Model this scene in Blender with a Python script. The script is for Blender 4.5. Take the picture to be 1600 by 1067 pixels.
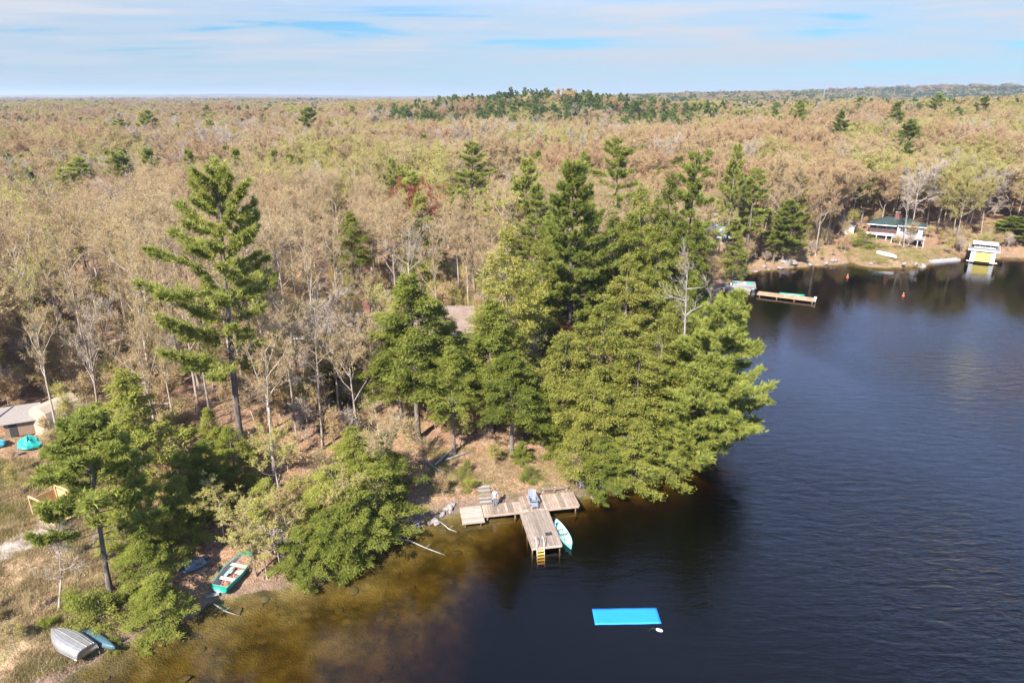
import bpy, math, random
import numpy as np
from mathutils import Vector, Matrix

sc = bpy.context.scene
for o in list(bpy.data.objects):
    bpy.data.objects.remove(o)
COL = sc.collection
R = math.radians

# ------------------------------------------------------------------ camera
CAM_H = 38.0
PITCH = R(19.7)
FPX = 1066.7                       # focal length in photograph pixels (1600 wide)
cam = bpy.data.cameras.new('camera')
cam.lens = 24.0
cam.sensor_width = 36.0
cam.clip_start = 0.5
cam.clip_end = 40000
camo = bpy.data.objects.new('camera', cam)
camo.location = (0, 0, CAM_H)
camo.rotation_euler = (R(90) - PITCH, 0, 0)
COL.objects.link(camo)
sc.camera = camo

# ------------------------------------------------------------------ light
SUN_EL = R(42)
SUN_AZ = R(-151)                   # compass bearing of the sun, from +Y clockwise
world = bpy.data.worlds.new('World')
sc.world = world
world.use_nodes = True
SKY_STRENGTH = 0.052
sun = bpy.data.lights.new('sun', 'SUN')
sun.energy = 4.6
sun.angle = R(0.55)
sun.color = (1.0, 0.945, 0.86)
suno = bpy.data.objects.new('sun', sun)
sdir = Vector((math.sin(SUN_AZ) * math.cos(SUN_EL), math.cos(SUN_AZ) * math.cos(SUN_EL), math.sin(SUN_EL)))
suno.rotation_euler = (-sdir).to_track_quat('-Z', 'Y').to_euler()
suno.location = sdir * 300
COL.objects.link(suno)
sc.view_settings.view_transform = 'Standard'
sc.view_settings.look = 'None'
sc.view_settings.exposure = 1.66
sc.view_settings.gamma = 1.0
sc.view_settings.use_curve_mapping = False
sc.render.engine = 'CYCLES'
sc.cycles.max_bounces = 6
sc.cycles.diffuse_bounces = 4
sc.cycles.glossy_bounces = 2
sc.cycles.transmission_bounces = 2
sc.cycles.transparent_max_bounces = 10
sc.cycles.volume_bounces = 0
sc.cycles.use_denoising = True
sc.cycles.denoiser = 'OPENIMAGEDENOISE'
sc.cycles.denoising_input_passes = 'RGB_ALBEDO_NORMAL'
sc.cycles.denoising_prefilter = 'ACCURATE'
sc.cycles.caustics_reflective = False
sc.cycles.caustics_refractive = False


class NT:
    """small helper round a node tree"""
    def __init__(self, tree):
        self.t = tree
        self.n = tree.nodes
        self.l = tree.links

    def new(self, kind, **kw):
        nd = self.n.new(kind)
        for k, v in kw.items():
            if k.startswith('i_'):
                key = k[2:]
                key = int(key) if key.isdigit() else key.replace('_', ' ')
                nd.inputs[key].default_value = v
            else:
                setattr(nd, k, v)
        return nd

    def link(self, a, b):
        self.l.new(a, b)

    def ramp(self, fac, stops, interp='LINEAR'):
        r = self.n.new('ShaderNodeValToRGB')
        r.color_ramp.interpolation = interp
        e = r.color_ramp.elements
        while len(e) < len(stops):
            e.new(0.5)
        for el, (p, c) in zip(e, stops):
            el.position = p
            el.color = (c[0], c[1], c[2], 1) if hasattr(c, '__len__') else (c, c, c, 1)
        self.link(fac, r.inputs[0])
        return r.outputs[0]

    def noise(self, vec, scale, detail=3, rough=0.55, dist=0.0):
        n = self.n.new('ShaderNodeTexNoise')
        n.inputs['Scale'].default_value = scale
        n.inputs['Detail'].default_value = detail
        n.inputs['Roughness'].default_value = rough
        n.inputs['Distortion'].default_value = dist
        if vec is not None:
            self.link(vec, n.inputs['Vector'])
        return n.outputs['Fac']

    def math(self, op, a, b=None, clamp=False):
        m = self.n.new('ShaderNodeMath')
        m.operation = op
        m.use_clamp = clamp
        for i, x in enumerate((a, b)):
            if x is None:
                continue
            if isinstance(x, (int, float)):
                m.inputs[i].default_value = x
            else:
                self.link(x, m.inputs[i])
        return m.outputs[0]

    def mix(self, fac, a, b, blend='MIX'):
        m = self.n.new('ShaderNodeMix')
        m.data_type = 'RGBA'
        m.blend_type = blend
        for s, x in ((m.inputs[0], fac), (m.inputs[6], a), (m.inputs[7], b)):
            if isinstance(x, (int, float)):
                s.default_value = x
            elif isinstance(x, (tuple, list)):
                s.default_value = (x[0], x[1], x[2], 1)
            else:
                self.link(x, s)
        return m.outputs[2]

    def mapping(self, vec, scale=(1, 1, 1), rot=(0, 0, 0), loc=(0, 0, 0)):
        m = self.n.new('ShaderNodeMapping')
        m.inputs['Scale'].default_value = scale
        m.inputs['Rotation'].default_value = rot
        m.inputs['Location'].default_value = loc
        self.link(vec, m.inputs['Vector'])
        return m.outputs[0]


# ------------------------------------------------------------------ sky
def build_sky():
    t = NT(world.node_tree)
    bg = world.node_tree.nodes['Background']
    bg.inputs[1].default_value = SKY_STRENGTH
    sky = t.new('ShaderNodeTexSky', sky_type='NISHITA')
    sky.sun_disc = False
    sky.sun_elevation = SUN_EL
    sky.sun_rotation = SUN_AZ
    sky.altitude = 250
    sky.air_density = 1.0
    sky.dust_density = 0.25
    sky.ozone_density = 3.0
    tc = t.new('ShaderNodeTexCoord')
    sep = t.new('ShaderNodeSeparateXYZ')
    t.link(tc.outputs['Generated'], sep.inputs[0])
    zc = t.math('ADD', t.math('MAXIMUM', sep.outputs[2], 0.0), 0.045)
    cx = t.math('DIVIDE', sep.outputs[0], zc)
    cy = t.math('DIVIDE', sep.outputs[1], zc)
    cmb = t.new('ShaderNodeCombineXYZ')
    t.link(cx, cmb.inputs[0])
    t.link(cy, cmb.inputs[1])
    v = t.mapping(cmb.outputs[0], scale=(1, 1, 1), loc=(3.1, 1.7, 0.4))
    big = t.noise(v, 0.26, 2, 0.5, 0.3)
    streak = t.noise(t.mapping(v, scale=(0.55, 1.05, 1), rot=(0, 0, 0.12)), 0.80, 6, 0.60, 0.5)
    f = t.math('ADD', t.math('MULTIPLY', big, 0.52), t.math('MULTIPLY', streak, 0.56))
    f = t.ramp(f, [(0.43, 0.05), (0.51, 0.62), (0.63, 1.0)], 'EASE')
    f = t.math('MULTIPLY', f, t.ramp(sep.outputs[2], [(0.0, 0.25), (0.03, 0.6), (0.06, 0.97), (0.28, 0.92), (0.55, 0.55)]))
    k = 10.0                              # thin cloud: dull towards the horizon, brightened and blued above to light the lake
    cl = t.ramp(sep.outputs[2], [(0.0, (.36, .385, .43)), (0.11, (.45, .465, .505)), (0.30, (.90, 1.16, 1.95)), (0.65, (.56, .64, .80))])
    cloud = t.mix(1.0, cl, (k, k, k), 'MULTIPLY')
    col = t.mix(f, t.mix(1.0, sky.outputs[0], t.ramp(sep.outputs[2], [(0.0, (0.36, 0.48, 0.66)), (0.10, (0.30, 0.60, 0.80)), (0.30, (1.0, 1.36, 2.2)), (0.6, (1.0, 1.36, 2.15))]), 'MULTIPLY'), cloud)  # clear sky blued overhead too, for the lake to reflect
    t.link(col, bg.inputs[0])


build_sky()

# ------------------------------------------------------------------ terrain function
SHORE = [(-400, -3000), (-150, -300), (-80, -20), (-55, 22), (-40, 32.5), (-34, 35.0), (-31.3, 36.2), (-29.5, 39.0), (-27, 41), (-24.8, 42.7),
         (-23.4, 44.6), (-19, 46.1), (-16, 47.3), (-13.4, 49.9), (-11.3, 53.4), (-9.7, 55), (-6.9, 56.2), (-4.9, 56.9), (0, 57.9),
         (3.5, 58.6), (7, 59.4), (9, 60.9), (13, 62.3), (17, 63.8), (20.9, 66.5), (24.0, 70), (25.2, 75), (24.6, 82),
         (25.5, 92), (29, 104), (34, 116), (38, 126), (40.5, 132), (43.5, 136), (45, 140), (47, 143.5), (49.5, 147),
         (52, 151), (56, 154.3), (63, 156.6), (72, 160), (82, 162), (86, 158.4), (92, 156.8), (98, 158.7), (101, 163),
         (107, 165.6), (116, 169.5), (127, 167), (150, 165), (200, 160), (260, 140), (400, 80), (600, -100), (900, -600),
         (900, -3000), (11500, -3000), (11500, 13000), (-11500, 13000), (-11500, -3000)]
SH = np.array(SHORE, float)


def shore_dist(x, y):
    """signed distance to the shoreline, positive on land"""
    x = np.asarray(x, float).ravel()
    y = np.asarray(y, float).ravel()
    d2 = np.full(x.shape, 1e18)
    inside = np.zeros(x.shape, bool)
    n = len(SH)
    for i in range(n):
        ax, ay = SH[i]
        bx, by = SH[(i + 1) % n]
        ex, ey = bx - ax, by - ay
        t = np.clip(((x - ax) * ex + (y - ay) * ey) / (ex * ex + ey * ey), 0, 1)
        dd = (x - ax - t * ex) ** 2 + (y - ay - t * ey) ** 2
        d2 = np.minimum(d2, dd)
        if ay != by:
            c = ((ay > y) != (by > y)) & (x < (bx - ax) * (y - ay) / (by - ay) + ax)
            inside ^= c
    d = np.sqrt(d2)
    return np.where(inside, d, -d)


def vnoise(x, y, scale, seed=0):
    """smooth value noise in -1..1"""
    x = np.asarray(x, float) / scale + seed * 17.31
    y = np.asarray(y, float) / scale + seed * 9.77
    xi = np.floor(x)
    yi = np.floor(y)
    fx = x - xi
    fy = y - yi
    fx = fx * fx * (3 - 2 * fx)
    fy = fy * fy * (3 - 2 * fy)

    def h(a, b):
        s = np.sin(a * 127.1 + b * 311.7 + seed * 74.7) * 43758.5453
        return s - np.floor(s)
    v = (h(xi, yi) * (1 - fx) + h(xi + 1, yi) * fx) * (1 - fy) + (h(xi, yi + 1) * (1 - fx) + h(xi + 1, yi + 1) * fx) * fy
    return v * 2 - 1


def gauss(x, y, cx, cy, sx, sy):
    return np.exp(-((x - cx) / sx) ** 2 - ((y - cy) / sy) ** 2)


def smooth(a, lo, hi):
    t = np.clip((a - lo) / (hi - lo), 0, 1)
    return t * t * (3 - 2 * t)


def height(x, y):
    x = np.atleast_1d(np.asarray(x, float)).ravel()
    y = np.atleast_1d(np.asarray(y, float)).ravel()
    d = shore_dist(x, y) + 0.35 * vnoise(x, y, 1.7, 3) + 0.25 * vnoise(x, y, 0.7, 4)
    r = np.hypot(x, y)
    dl = np.maximum(d, 0)
    steep = 0.5 + 0.5 * smooth(x, -16, -10)
    h = 0.75 * (1 - np.exp(-dl / 1.1)) * steep + 6.2 * (1 - np.exp(-dl / 42.0))
    h += smooth(dl, 3, 22) * (0.9 * vnoise(x, y, 23, 1) + 0.25 * vnoise(x, y, 5, 2))
    h += smooth(dl, 0.4, 3) * (0.10 * vnoise(x, y, 1.3, 5) + 0.05 * vnoise(x, y, 0.6, 6))
    h += smooth(r, 180, 420) * (2.6 * vnoise(x, y, 130, 7) + 3.5 * vnoise(x, y, 420, 8))
    h += smooth(r, 900, 2200) * 6 * vnoise(x, y, 900, 9)
    # the pine rise straight ahead, the long ridge beyond the lake, the far hills
    h += 15.5 * gauss(x, y, 25, 540, 120, 100) + 6 * gauss(x, y, 190, 640, 140, 110)
    h += 48 * gauss(x, y, 1750, 2450, 1150, 620) + 20 * gauss(x, y, 520, 1750, 420, 420) + 10 * gauss(x, y, 330, 420, 160, 170)
    h += 34 * gauss(x, y, -3300, 8800, 1500, 900) + 26 * gauss(x, y, -5600, 9000, 1500, 900) + 14 * gauss(x, y, -500, 9000, 2200, 900)
    h = np.maximum(h, 1.6 * smooth(dl, 2, 14) + 0.02)
    # lake bed
    dw = np.maximum(-d, 0)
    shelf = 0.095 + 0.40 * smooth(x, -4.5, 4) + 0.35 * smooth(x, 4, 9) + 0.10 * smooth(y, 90, 130)
    brk = 10 - 7 * smooth(x, -6, 5)
    b = -(dw * shelf + np.maximum(dw - brk, 0) * 0.16) - 0.10 * (1 - np.exp(-dw / 0.4))
    b += smooth(dw, 0.8, 4) * (0.16 * vnoise(x, y, 2.3, 11) + 0.12 * vnoise(x, y, 1.0, 12))
    b = np.maximum(b, -5.0)
    return np.where(d > 0, h, b)


def hz(x, y):
    return float(height(x, y)[0])


def ray(u, v):
    dx = (u - 800) / FPX
    dy = (v - 533.5) / FPX
    return dx, math.cos(PITCH) - dy * math.sin(PITCH), -math.sin(PITCH) - dy * math.cos(PITCH)


def at_ground(u, v):
    """where the line of sight through photograph pixel u, v meets the ground"""
    r = ray(u, v)
    t = 20.0
    while t < 3000:
        if CAM_H + r[2] * t < hz(r[0] * t, r[1] * t):
            break
        t += 0.25 if t < 300 else 3
    return r[0] * t, r[1] * t


def at_y(u, v, Y):
    r = ray(u, v)
    t = Y / r[1]
    return r[0] * t, Y, CAM_H + r[2] * t


def proj(x, y, z):
    dz = z - CAM_H
    d = y * math.cos(PITCH) - dz * math.sin(PITCH)
    return 800 + FPX * x / d, 533.5 - FPX * (y * math.sin(PITCH) + dz * math.cos(PITCH)) / d


def depth_of(x, y, z):
    return y * math.cos(PITCH) - (z - CAM_H) * math.sin(PITCH)


# ------------------------------------------------------------------ object helpers
def tag(o, label=None, cat=None, group=None, kind=None):
    if label:
        o['label'] = label
    if cat:
        o['category'] = cat
    if group:
        o['group'] = group
    if kind:
        o['kind'] = kind
    return o


def thing(name, label, cat, loc=(0, 0, 0), rotz=0.0, group=None):
    o = bpy.data.objects.new(name, None)
    o.empty_display_size = 0.3
    o.location = loc
    o.rotation_euler = (0, 0, rotz)
    COL.objects.link(o)
    return tag(o, label, cat, group)


def link(name, mesh, parent=None, mats=None):
    if mats is not None:
        mesh.materials.clear()
        for m in (mats if isinstance(mats, (list, tuple)) else [mats]):
            mesh.materials.append(m)
    o = bpy.data.objects.new(name, mesh)
    o.parent = parent
    COL.objects.link(o)
    return o


def np_mesh(name, V, F, mi=None, smooth_=False):
    """mesh from an n x 3 array and a triangle (or quad) index array"""
    V = np.asarray(V, np.float32)
    F = np.asarray(F, np.int32)
    m = bpy.data.meshes.new(name)
    k = F.shape[1]
    m.vertices.add(len(V))
    m.vertices.foreach_set('co', V.ravel())
    m.loops.add(F.size)
    m.loops.foreach_set('vertex_index', F.ravel())
    m.polygons.add(len(F))
    m.polygons.foreach_set('loop_start', np.arange(0, F.size, k, dtype=np.int32))
    m.polygons.foreach_set('loop_total', np.full(len(F), k, np.int32))
    if mi is not None:
        m.polygons.foreach_set('material_index', np.asarray(mi, np.int32))
    if smooth_:
        m.polygons.foreach_set('use_smooth', np.ones(len(F), bool))
    m.update(calc_edges=True)
    return m


class MB:
    """collects boxes, bars and tubes; build() links them as ONE mesh object"""
    def __init__(self):
        self.v = []
        self.f = []
        self.smooth = []

    def add(self, vs, fs, sm=False):
        b = len(self.v)
        self.v += [tuple(p) for p in vs]
        self.f += [tuple(i + b for i in q) for q in fs]
        self.smooth += [sm] * len(fs)
        return self

    def box(self, c, s, rz=0.0, rx=0.0, ry=0.0, bev=0.0):
        m = Matrix.Rotation(rz, 3, 'Z') @ Matrix.Rotation(ry, 3, 'Y') @ Matrix.Rotation(rx, 3, 'X')
        c = Vector(c)
        h = [x / 2 for x in s]
        vs = [c + m @ Vector((sx * h[0], sy * h[1], sz * h[2])) for sz in (-1, 1) for sy in (-1, 1) for sx in (-1, 1)]
        return self.add(vs, [(0, 2, 3, 1), (4, 5, 7, 6), (0, 1, 5, 4), (2, 6, 7, 3), (0, 4, 6, 2), (1, 3, 7, 5)])

    def bar(self, a, b, w, h):
        """a box of section w x h from a to b"""
        a, b = Vector(a), Vector(b)
        d = (b - a).normalized()
        up = Vector((0, 0, 1)) if abs(d.z) < 0.95 else Vector((0, 1, 0))
        s = d.cross(up).normalized()
        u = s.cross(d).normalized()
        vs = [p + s * sx * w / 2 + u * sz * h / 2 for p in (a, b) for sx, sz in ((-1, -1), (1, -1), (1, 1), (-1, 1))]
        return self.add(vs, [(0, 1, 2, 3), (7, 6, 5, 4), (0, 4, 5, 1), (1, 5, 6, 2), (2, 6, 7, 3), (3, 7, 4, 0)])

    def tube(self, pts, rad, n=8, caps=True):
        pts = [Vector(p) for p in pts]
        if not hasattr(rad, '__len__'):
            rad = [rad] * len(pts)
        vs, fs = [], []
        ref = None
        for i, p in enumerate(pts):
            d = (pts[min(i + 1, len(pts) - 1)] - pts[max(i - 1, 0)]).normalized()
            if ref is None:
                ref = Vector((1, 0, 0)) if abs(d.x) < 0.9 else Vector((0, 1, 0))
            s = (ref - d * ref.dot(d)).normalized()
            ref = s
            u = d.cross(s)
            for k in range(n):
                a = 2 * math.pi * k / n
                vs.append(p + (s * math.cos(a) + u * math.sin(a)) * rad[i])
        for i in range(len(pts) - 1):
            for k in range(n):
                k2 = (k + 1) % n
                fs.append((i * n + k, i * n + k2, (i + 1) * n + k2, (i + 1) * n + k))
        if caps:
            fs.append(tuple(range(n))[::-1])
            fs.append(tuple((len(pts) - 1) * n + k for k in range(n)))
        return self.add(vs, fs, n > 5)

    def prism(self, poly, z0, z1):
        n = len(poly)
        vs = [(x, y, z0) for x, y in poly] + [(x, y, z1) for x, y in poly]
        fs = [tuple(range(n))[::-1], tuple(range(n, 2 * n))] + [(i, (i + 1) % n, n + (i + 1) % n, n + i) for i in range(n)]
        return self.add(vs, fs)

    def ball(self, c, r, nu=12, nv=8):
        rx, ry, rz = r if hasattr(r, '__len__') else (r, r, r)
        vs, fs = [], []
        for j in range(nv + 1):
            t = math.pi * j / nv
            for i in range(nu):
                a = 2 * math.pi * i / nu
                vs.append((c[0] + rx * math.sin(t) * math.cos(a), c[1] + ry * math.sin(t) * math.sin(a), c[2] + rz * math.cos(t)))
        for j in range(nv):
            for i in range(nu):
                i2 = (i + 1) % nu
                fs.append((j * nu + i, (j + 1) * nu + i, (j + 1) * nu + i2, j * nu + i2))
        return self.add(vs, fs, True)

    def mesh(self, name):
        m = bpy.data.meshes.new(name)
        m.from_pydata(self.v, [], self.f)
        m.polygons.foreach_set('use_smooth', self.smooth)
        m.update()
        return m

    def build(self, name, mats, parent=None, bevel=0.0, solid=0.0):
        m = self.mesh(name)
        o = link(name, m, parent, mats)
        if solid:
            s = o.modifiers.new('solid', 'SOLIDIFY')
            s.thickness = solid
            s.offset = 0
        if bevel:
            b = o.modifiers.new('bevel', 'BEVEL')
            b.width = bevel
            b.segments = 2
            b.limit_method = 'ANGLE'
        return o


# ------------------------------------------------------------------ materials
def mat(name):
    m = bpy.data.materials.new(name)
    m.use_nodes = True
    t = NT(m.node_tree)
    return m, t, m.node_tree.nodes['Principled BSDF']


def plain(name, col, rough=0.6, metal=0.0, var=0.12, scale=6.0, bump=0.0, spec=None):
    m, t, b = mat(name)
    tc = t.new('ShaderNodeTexCoord')
    n = t.noise(tc.outputs['Object'], scale, 4, 0.6)
    c = t.ramp(n, [(0.25, [x * (1 - var) for x in col]), (0.75, [min(1, x * (1 + var)) for x in col])])
    t.link(c, b.inputs['Base Color'])
    b.inputs['Roughness'].default_value = rough
    b.inputs['Metallic'].default_value = metal
    if spec is not None:
        b.inputs['Specular IOR Level'].default_value = spec
    if bump:
        bp = t.new('ShaderNodeBump', i_Strength=bump, i_Distance=0.02)
        t.link(n, bp.inputs['Height'])
        t.link(bp.outputs[0], b.inputs['Normal'])
    return m


def wood(name, c1, c2, along='x', grain=18.0, rough=0.8, rnd=0.35):
    """weathered boards: grain along one local axis, each board its own tone"""
    m, t, b = mat(name)
    tc = t.new('ShaderNodeTexCoord')
    oi = t.new('ShaderNodeObjectInfo')
    sc_ = {'x': (0.12, 1, 1), 'y': (1, 0.12, 1), 'z': (1, 1, 0.12)}[along]
    off = t.new('ShaderNodeVectorMath', operation='ADD')
    t.link(tc.outputs['Object'], off.inputs[0])
    cmb = t.new('ShaderNodeCombineXYZ')
    t.link(t.math('MULTIPLY', oi.outputs['Random'], 40), cmb.inputs[2])
    t.link(cmb.outputs[0], off.inputs[1])
    g = t.noise(t.mapping(off.outputs[0], scale=sc_), grain, 5, 0.65)
    blot = t.noise(off.outputs[0], 1.1, 3, 0.6)
    f = t.math('ADD', t.math('MULTIPLY', g, 0.6), t.math('MULTIPLY', blot, 0.4))
    c = t.ramp(f, [(0.32, c1), (0.68, c2)])
    br = t.math('ADD', t.math('MULTIPLY', oi.outputs['Random'], rnd), 1 - rnd / 2)
    hv = t.new('ShaderNodeHueSaturation')
    t.link(br, hv.inputs['Value'])
    t.link(c, hv.inputs['Color'])
    t.link(hv.outputs[0], b.inputs['Base Color'])
    b.inputs['Roughness'].default_value = rough
    bp = t.new('ShaderNodeBump', i_Strength=0.5, i_Distance=0.01)
    t.link(g, bp.inputs['Height'])
    t.link(bp.outputs[0], b.inputs['Normal'])
    return m


def leaf_mat(name, cols, trans=0.3, rnd=0.34, clump=0.55):
    """foliage: colour differs by tree, by clump and by leaf; a part of the light comes through"""
    m = bpy.data.materials.new(name)
    m.use_nodes = True
    t = NT(m.node_tree)
    for n in list(t.n):
        if n.type != 'OUTPUT_MATERIAL':
            t.n.remove(n)
    out = [n for n in t.n if n.type == 'OUTPUT_MATERIAL'][0]
    geo = t.new('ShaderNodeNewGeometry')
    oi = t.new('ShaderNodeObjectInfo')
    n1 = t.noise(geo.outputs['Position'], clump, 3, 0.6)
    f = t.math('ADD', t.math('MULTIPLY', n1, 0.75), t.math('MULTIPLY', geo.outputs['Random Per Island'], 0.25))
    f = t.math('ADD', f, t.math('MULTIPLY', t.math('SUBTRACT', oi.outputs['Random'], 0.44), rnd))
    k = len(cols)
    c = t.ramp(f, [(0.22 + 0.56 * i / (k - 1), cc) for i, cc in enumerate(cols)])
    d = t.new('ShaderNodeBsdfDiffuse')
    tr = t.new('ShaderNodeBsdfTranslucent')
    t.link(c, d.inputs[0])
    t.link(c, tr.inputs[0])
    mx = t.new('ShaderNodeMixShader', i_0=trans)
    t.link(d.outputs[0], mx.inputs[1])
    t.link(tr.outputs[0], mx.inputs[2])
    t.link(mx.outputs[0], out.inputs[0])
    return m


def bark_mat(name, c1, c2, scale=3.0):
    m, t, b = mat(name)
    geo = t.new('ShaderNodeNewGeometry')
    oi = t.new('ShaderNodeObjectInfo')
    n = t.noise(t.mapping(geo.outputs['Position'], scale=(1, 1, 0.3)), scale, 4, 0.65)
    f = t.math('ADD', n, t.math('MULTIPLY', t.math('SUBTRACT', oi.outputs['Random'], 0.5), 0.25))
    t.link(t.ramp(f, [(0.3, c1), (0.7, c2)]), b.inputs['Base Color'])
    b.inputs['Roughness'].default_value = 0.9
    b.inputs['Specular IOR Level'].default_value = 0.2
    bp = t.new('ShaderNodeBump', i_Strength=0.6, i_Distance=0.03)
    t.link(n, bp.inputs['Height'])
    t.link(bp.outputs[0], b.inputs['Normal'])
    return m


M = {}
M['pine'] = leaf_mat('pine_needles', [(.115, .145, .032), (.270, .295, .064), (.400, .400, .105)], 0.45)
M['pine_soft'] = leaf_mat('soft_pine_needles', [(.15, .185, .04), (.32, .345, .075), (.44, .44, .12)], 0.5, rnd=0.08)
M['pine_far'] = leaf_mat('far_pine_needles', [(.075, .115, .034), (.150, .195, .052), (.220, .250, .072)], 0.35)
M['hemlock'] = leaf_mat('hemlock_needles', [(.080, .105, .020), (.215, .235, .044), (.345, .335, .078)], 0.40, clump=0.8)
M['cedar'] = leaf_mat('cedar_sprays', [(.090, .110, .022), (.230, .235, .048), (.360, .330, .082)], 0.40, clump=0.9)
M['pine_bark'] = bark_mat('pine_bark', (.085, .066, .055), (.205, .170, .145))
M['grey_bark'] = bark_mat('grey_bark', (.19, .155, .12), (.40, .335, .265))
M['dead_bark'] = bark_mat('dead_bark', (.20, .18, .165), (.36, .335, .31))
SPECIES = {
    'tan': (leaf_mat('tan_twigs', [(0.273, 0.194, 0.123), (0.422, 0.321, 0.216)], 0.2), leaf_mat('tan_buds', [(.355, .25, .125), (.435, .325, .165), (.45, .36, .17)], 0.3)),
    'rust': (leaf_mat('rust_twigs', [(0.273, 0.185, 0.123), (0.405, 0.290, 0.198)], 0.2), leaf_mat('rust_buds', [(0.370, 0.238, 0.123), (0.431, 0.290, 0.150), (0.440, 0.334, 0.167)], 0.3)),
    'green': (leaf_mat('green_twigs', [(0.264, 0.202, 0.123), (0.396, 0.321, 0.202)], 0.2), leaf_mat('green_buds', [(0.334, 0.273, 0.088), (0.405, 0.361, 0.106), (0.440, 0.405, 0.132)], 0.35)),
    'grey': (leaf_mat('grey_twigs', [(0.290, 0.238, 0.194), (0.440, 0.378, 0.326)], 0.2), leaf_mat('grey_buds', [(0.352, 0.273, 0.202), (0.422, 0.343, 0.264)], 0.2)),
    'red': (leaf_mat('red_twigs', [(0.194, 0.123, 0.088), (0.264, 0.176, 0.132)], 0.15), leaf_mat('red_buds', [(0.264, 0.075, 0.044), (0.370, 0.132, 0.070)], 0.3)),
}
M['deck'] = wood('weathered_decking', (.17, .12, .085), (.36, .275, .205), 'y', rnd=0.7)
M['pier'] = wood('pier_decking', (.14, .105, .078), (.29, .232, .182), 'y', rnd=0.45)
M['platform'] = wood('pale_decking', (.235, .185, .142), (.41, .345, .28), 'x')
M['timber'] = wood('dark_timber', (.10, .075, .055), (.22, .17, .13), 'x')
M['fresh'] = wood('fresh_lumber', (.42, .27, .12), (.60, .41, .20), 'z', rnd=0.2)
M['redwood'] = wood('stained_dock_boards', (.30, .17, .10), (.43, .27, .17), 'y')
M['white'] = plain('white_paint', (.62, .62, .61), 0.5, var=0.06)
M['offwhite'] = plain('off_white_paint', (.48, .465, .44), 0.6, var=0.1)
M['greyboard'] = plain('grey_boards', (.25, .235, .22), 0.75, var=0.2)
M['alu'] = plain('dull_aluminium', (.36, .345, .32), 0.42, metal=0.55, var=0.2, scale=3)
M['steel'] = plain('galvanised_pipe', (.55, .55, .55), 0.35, metal=0.8, var=0.1)
M['dark'] = plain('dark_gap', (.03, .028, .026), 0.8, var=0.2)  # near-black for painted shade in openings, also the mat and shed door
M['glass'] = plain('window_glass', (.05, .06, .07), 0.08, var=0.1, spec=0.8)
M['concrete'] = plain('concrete', (.30, .28, .265), 0.85, var=0.2, bump=0.3)
M['rock'] = plain('granite', (.23, .20, .18), 0.85, var=0.4, scale=2.2, bump=0.6)
M['rope'] = plain('dark_rope', (.10, .09, .08), 0.9)
M['chair'] = plain('grey_blue_plastic', (.19, .22, .25), 0.5, var=0.08)
M['turq'] = plain('turquoise_hull', (.13, .46, .44), 0.35, var=0.06)
M['turq_in'] = plain('pale_turquoise_inside', (.30, .60, .57), 0.45, var=0.1)
M['mat_blue'] = plain('blue_foam', (.010, .205, .60), 0.65, var=0.03, scale=1.0)
M['teal'] = plain('teal_hull', (.055, .105, .125), 0.45, var=0.12)
M['green_hull'] = plain('green_hull', (.015, .24, .165), 0.4, var=0.12)
M['boat_in'] = plain('grey_boat_inside', (.40, .36, .33), 0.6, var=0.2)
M['litter'] = plain('wet_red_leaves', (.32, .115, .055), 0.9, var=0.45, scale=9)
M['orange'] = plain('orange_plastic', (.75, .10, .02), 0.4, var=0.05)
M['yellow'] = plain('yellow_boathouse_door', (.62, .50, .10), 0.6, var=0.05)
M['yellow_step'] = plain('yellow_ladder_steps', (.62, .42, .10), 0.55, var=0.08)
M['tealroof'] = plain('pale_teal_roof', (.30, .42, .37), 0.5, var=0.15, scale=2)
M['greenroof'] = plain('dark_green_shingles', (.020, .038, .034), 0.9, var=0.25, scale=5)
M['brick'] = plain('red_brick', (.15, .055, .042), 0.85, var=0.25, scale=5)
M['redwood_wall'] = plain('dark_red_siding', (.10, .038, .036), 0.75, var=0.2)
M['tarp'] = plain('beige_tarp', (.36, .295, .22), 0.7, var=0.1, scale=1.2, bump=0.3)
M['tarp_teal'] = plain('teal_tarp', (.01, .27, .24), 0.5, var=0.3, scale=4, bump=0.5)
M['tarp_blue'] = plain('blue_tarp', (.07, .30, .42), 0.5, var=0.2, scale=4, bump=0.5)
M['greyroof'] = plain('grey_shed_roof', (.19, .165, .145), 0.85, var=0.15, scale=3)
M['skin'] = plain('skin', (.52, .31, .22), 0.55, var=0.05)
M['shirt'] = plain('light_blue_cotton', (.30, .35, .48), 0.85, var=0.06)
M['jeans'] = plain('blue_denim', (.115, .155, .22), 0.9, var=0.12)
M['hair'] = plain('dark_hair', (.05, .035, .025), 0.7)
M['shoe'] = plain('dark_shoes', (.06, .06, .065), 0.7)
M['interior'] = plain('cottage_wall', (.20, .13, .085), 0.8, var=0.2)


def shingle_mat():
    m, t, b = mat('brown_shingles')
    tc = t.new('ShaderNodeTexCoord')
    br = t.new('ShaderNodeTexBrick', i_Scale=1.0)
    br.inputs['Brick Width'].default_value = 0.35
    br.inputs['Row Height'].default_value = 0.16
    br.inputs['Mortar Size'].default_value = 0.008
    br.inputs['Color1'].default_value = (.16, .105, .075, 1)
    br.inputs['Color2'].default_value = (.225, .155, .115, 1)
    br.inputs['Mortar'].default_value = (.08, .055, .045, 1)
    t.link(tc.outputs['Object'], br.inputs['Vector'])
    n = t.noise(tc.outputs['Object'], 1.3, 4, 0.6)
    c = t.mix(t.ramp(n, [(0.4, 0.0), (0.7, 0.45)]), br.outputs['Color'], (.25, .205, .17))
    t.link(c, b.inputs['Base Color'])
    b.inputs['Roughness'].default_value = 0.9
    return m


M['shingle'] = shingle_mat()


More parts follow.
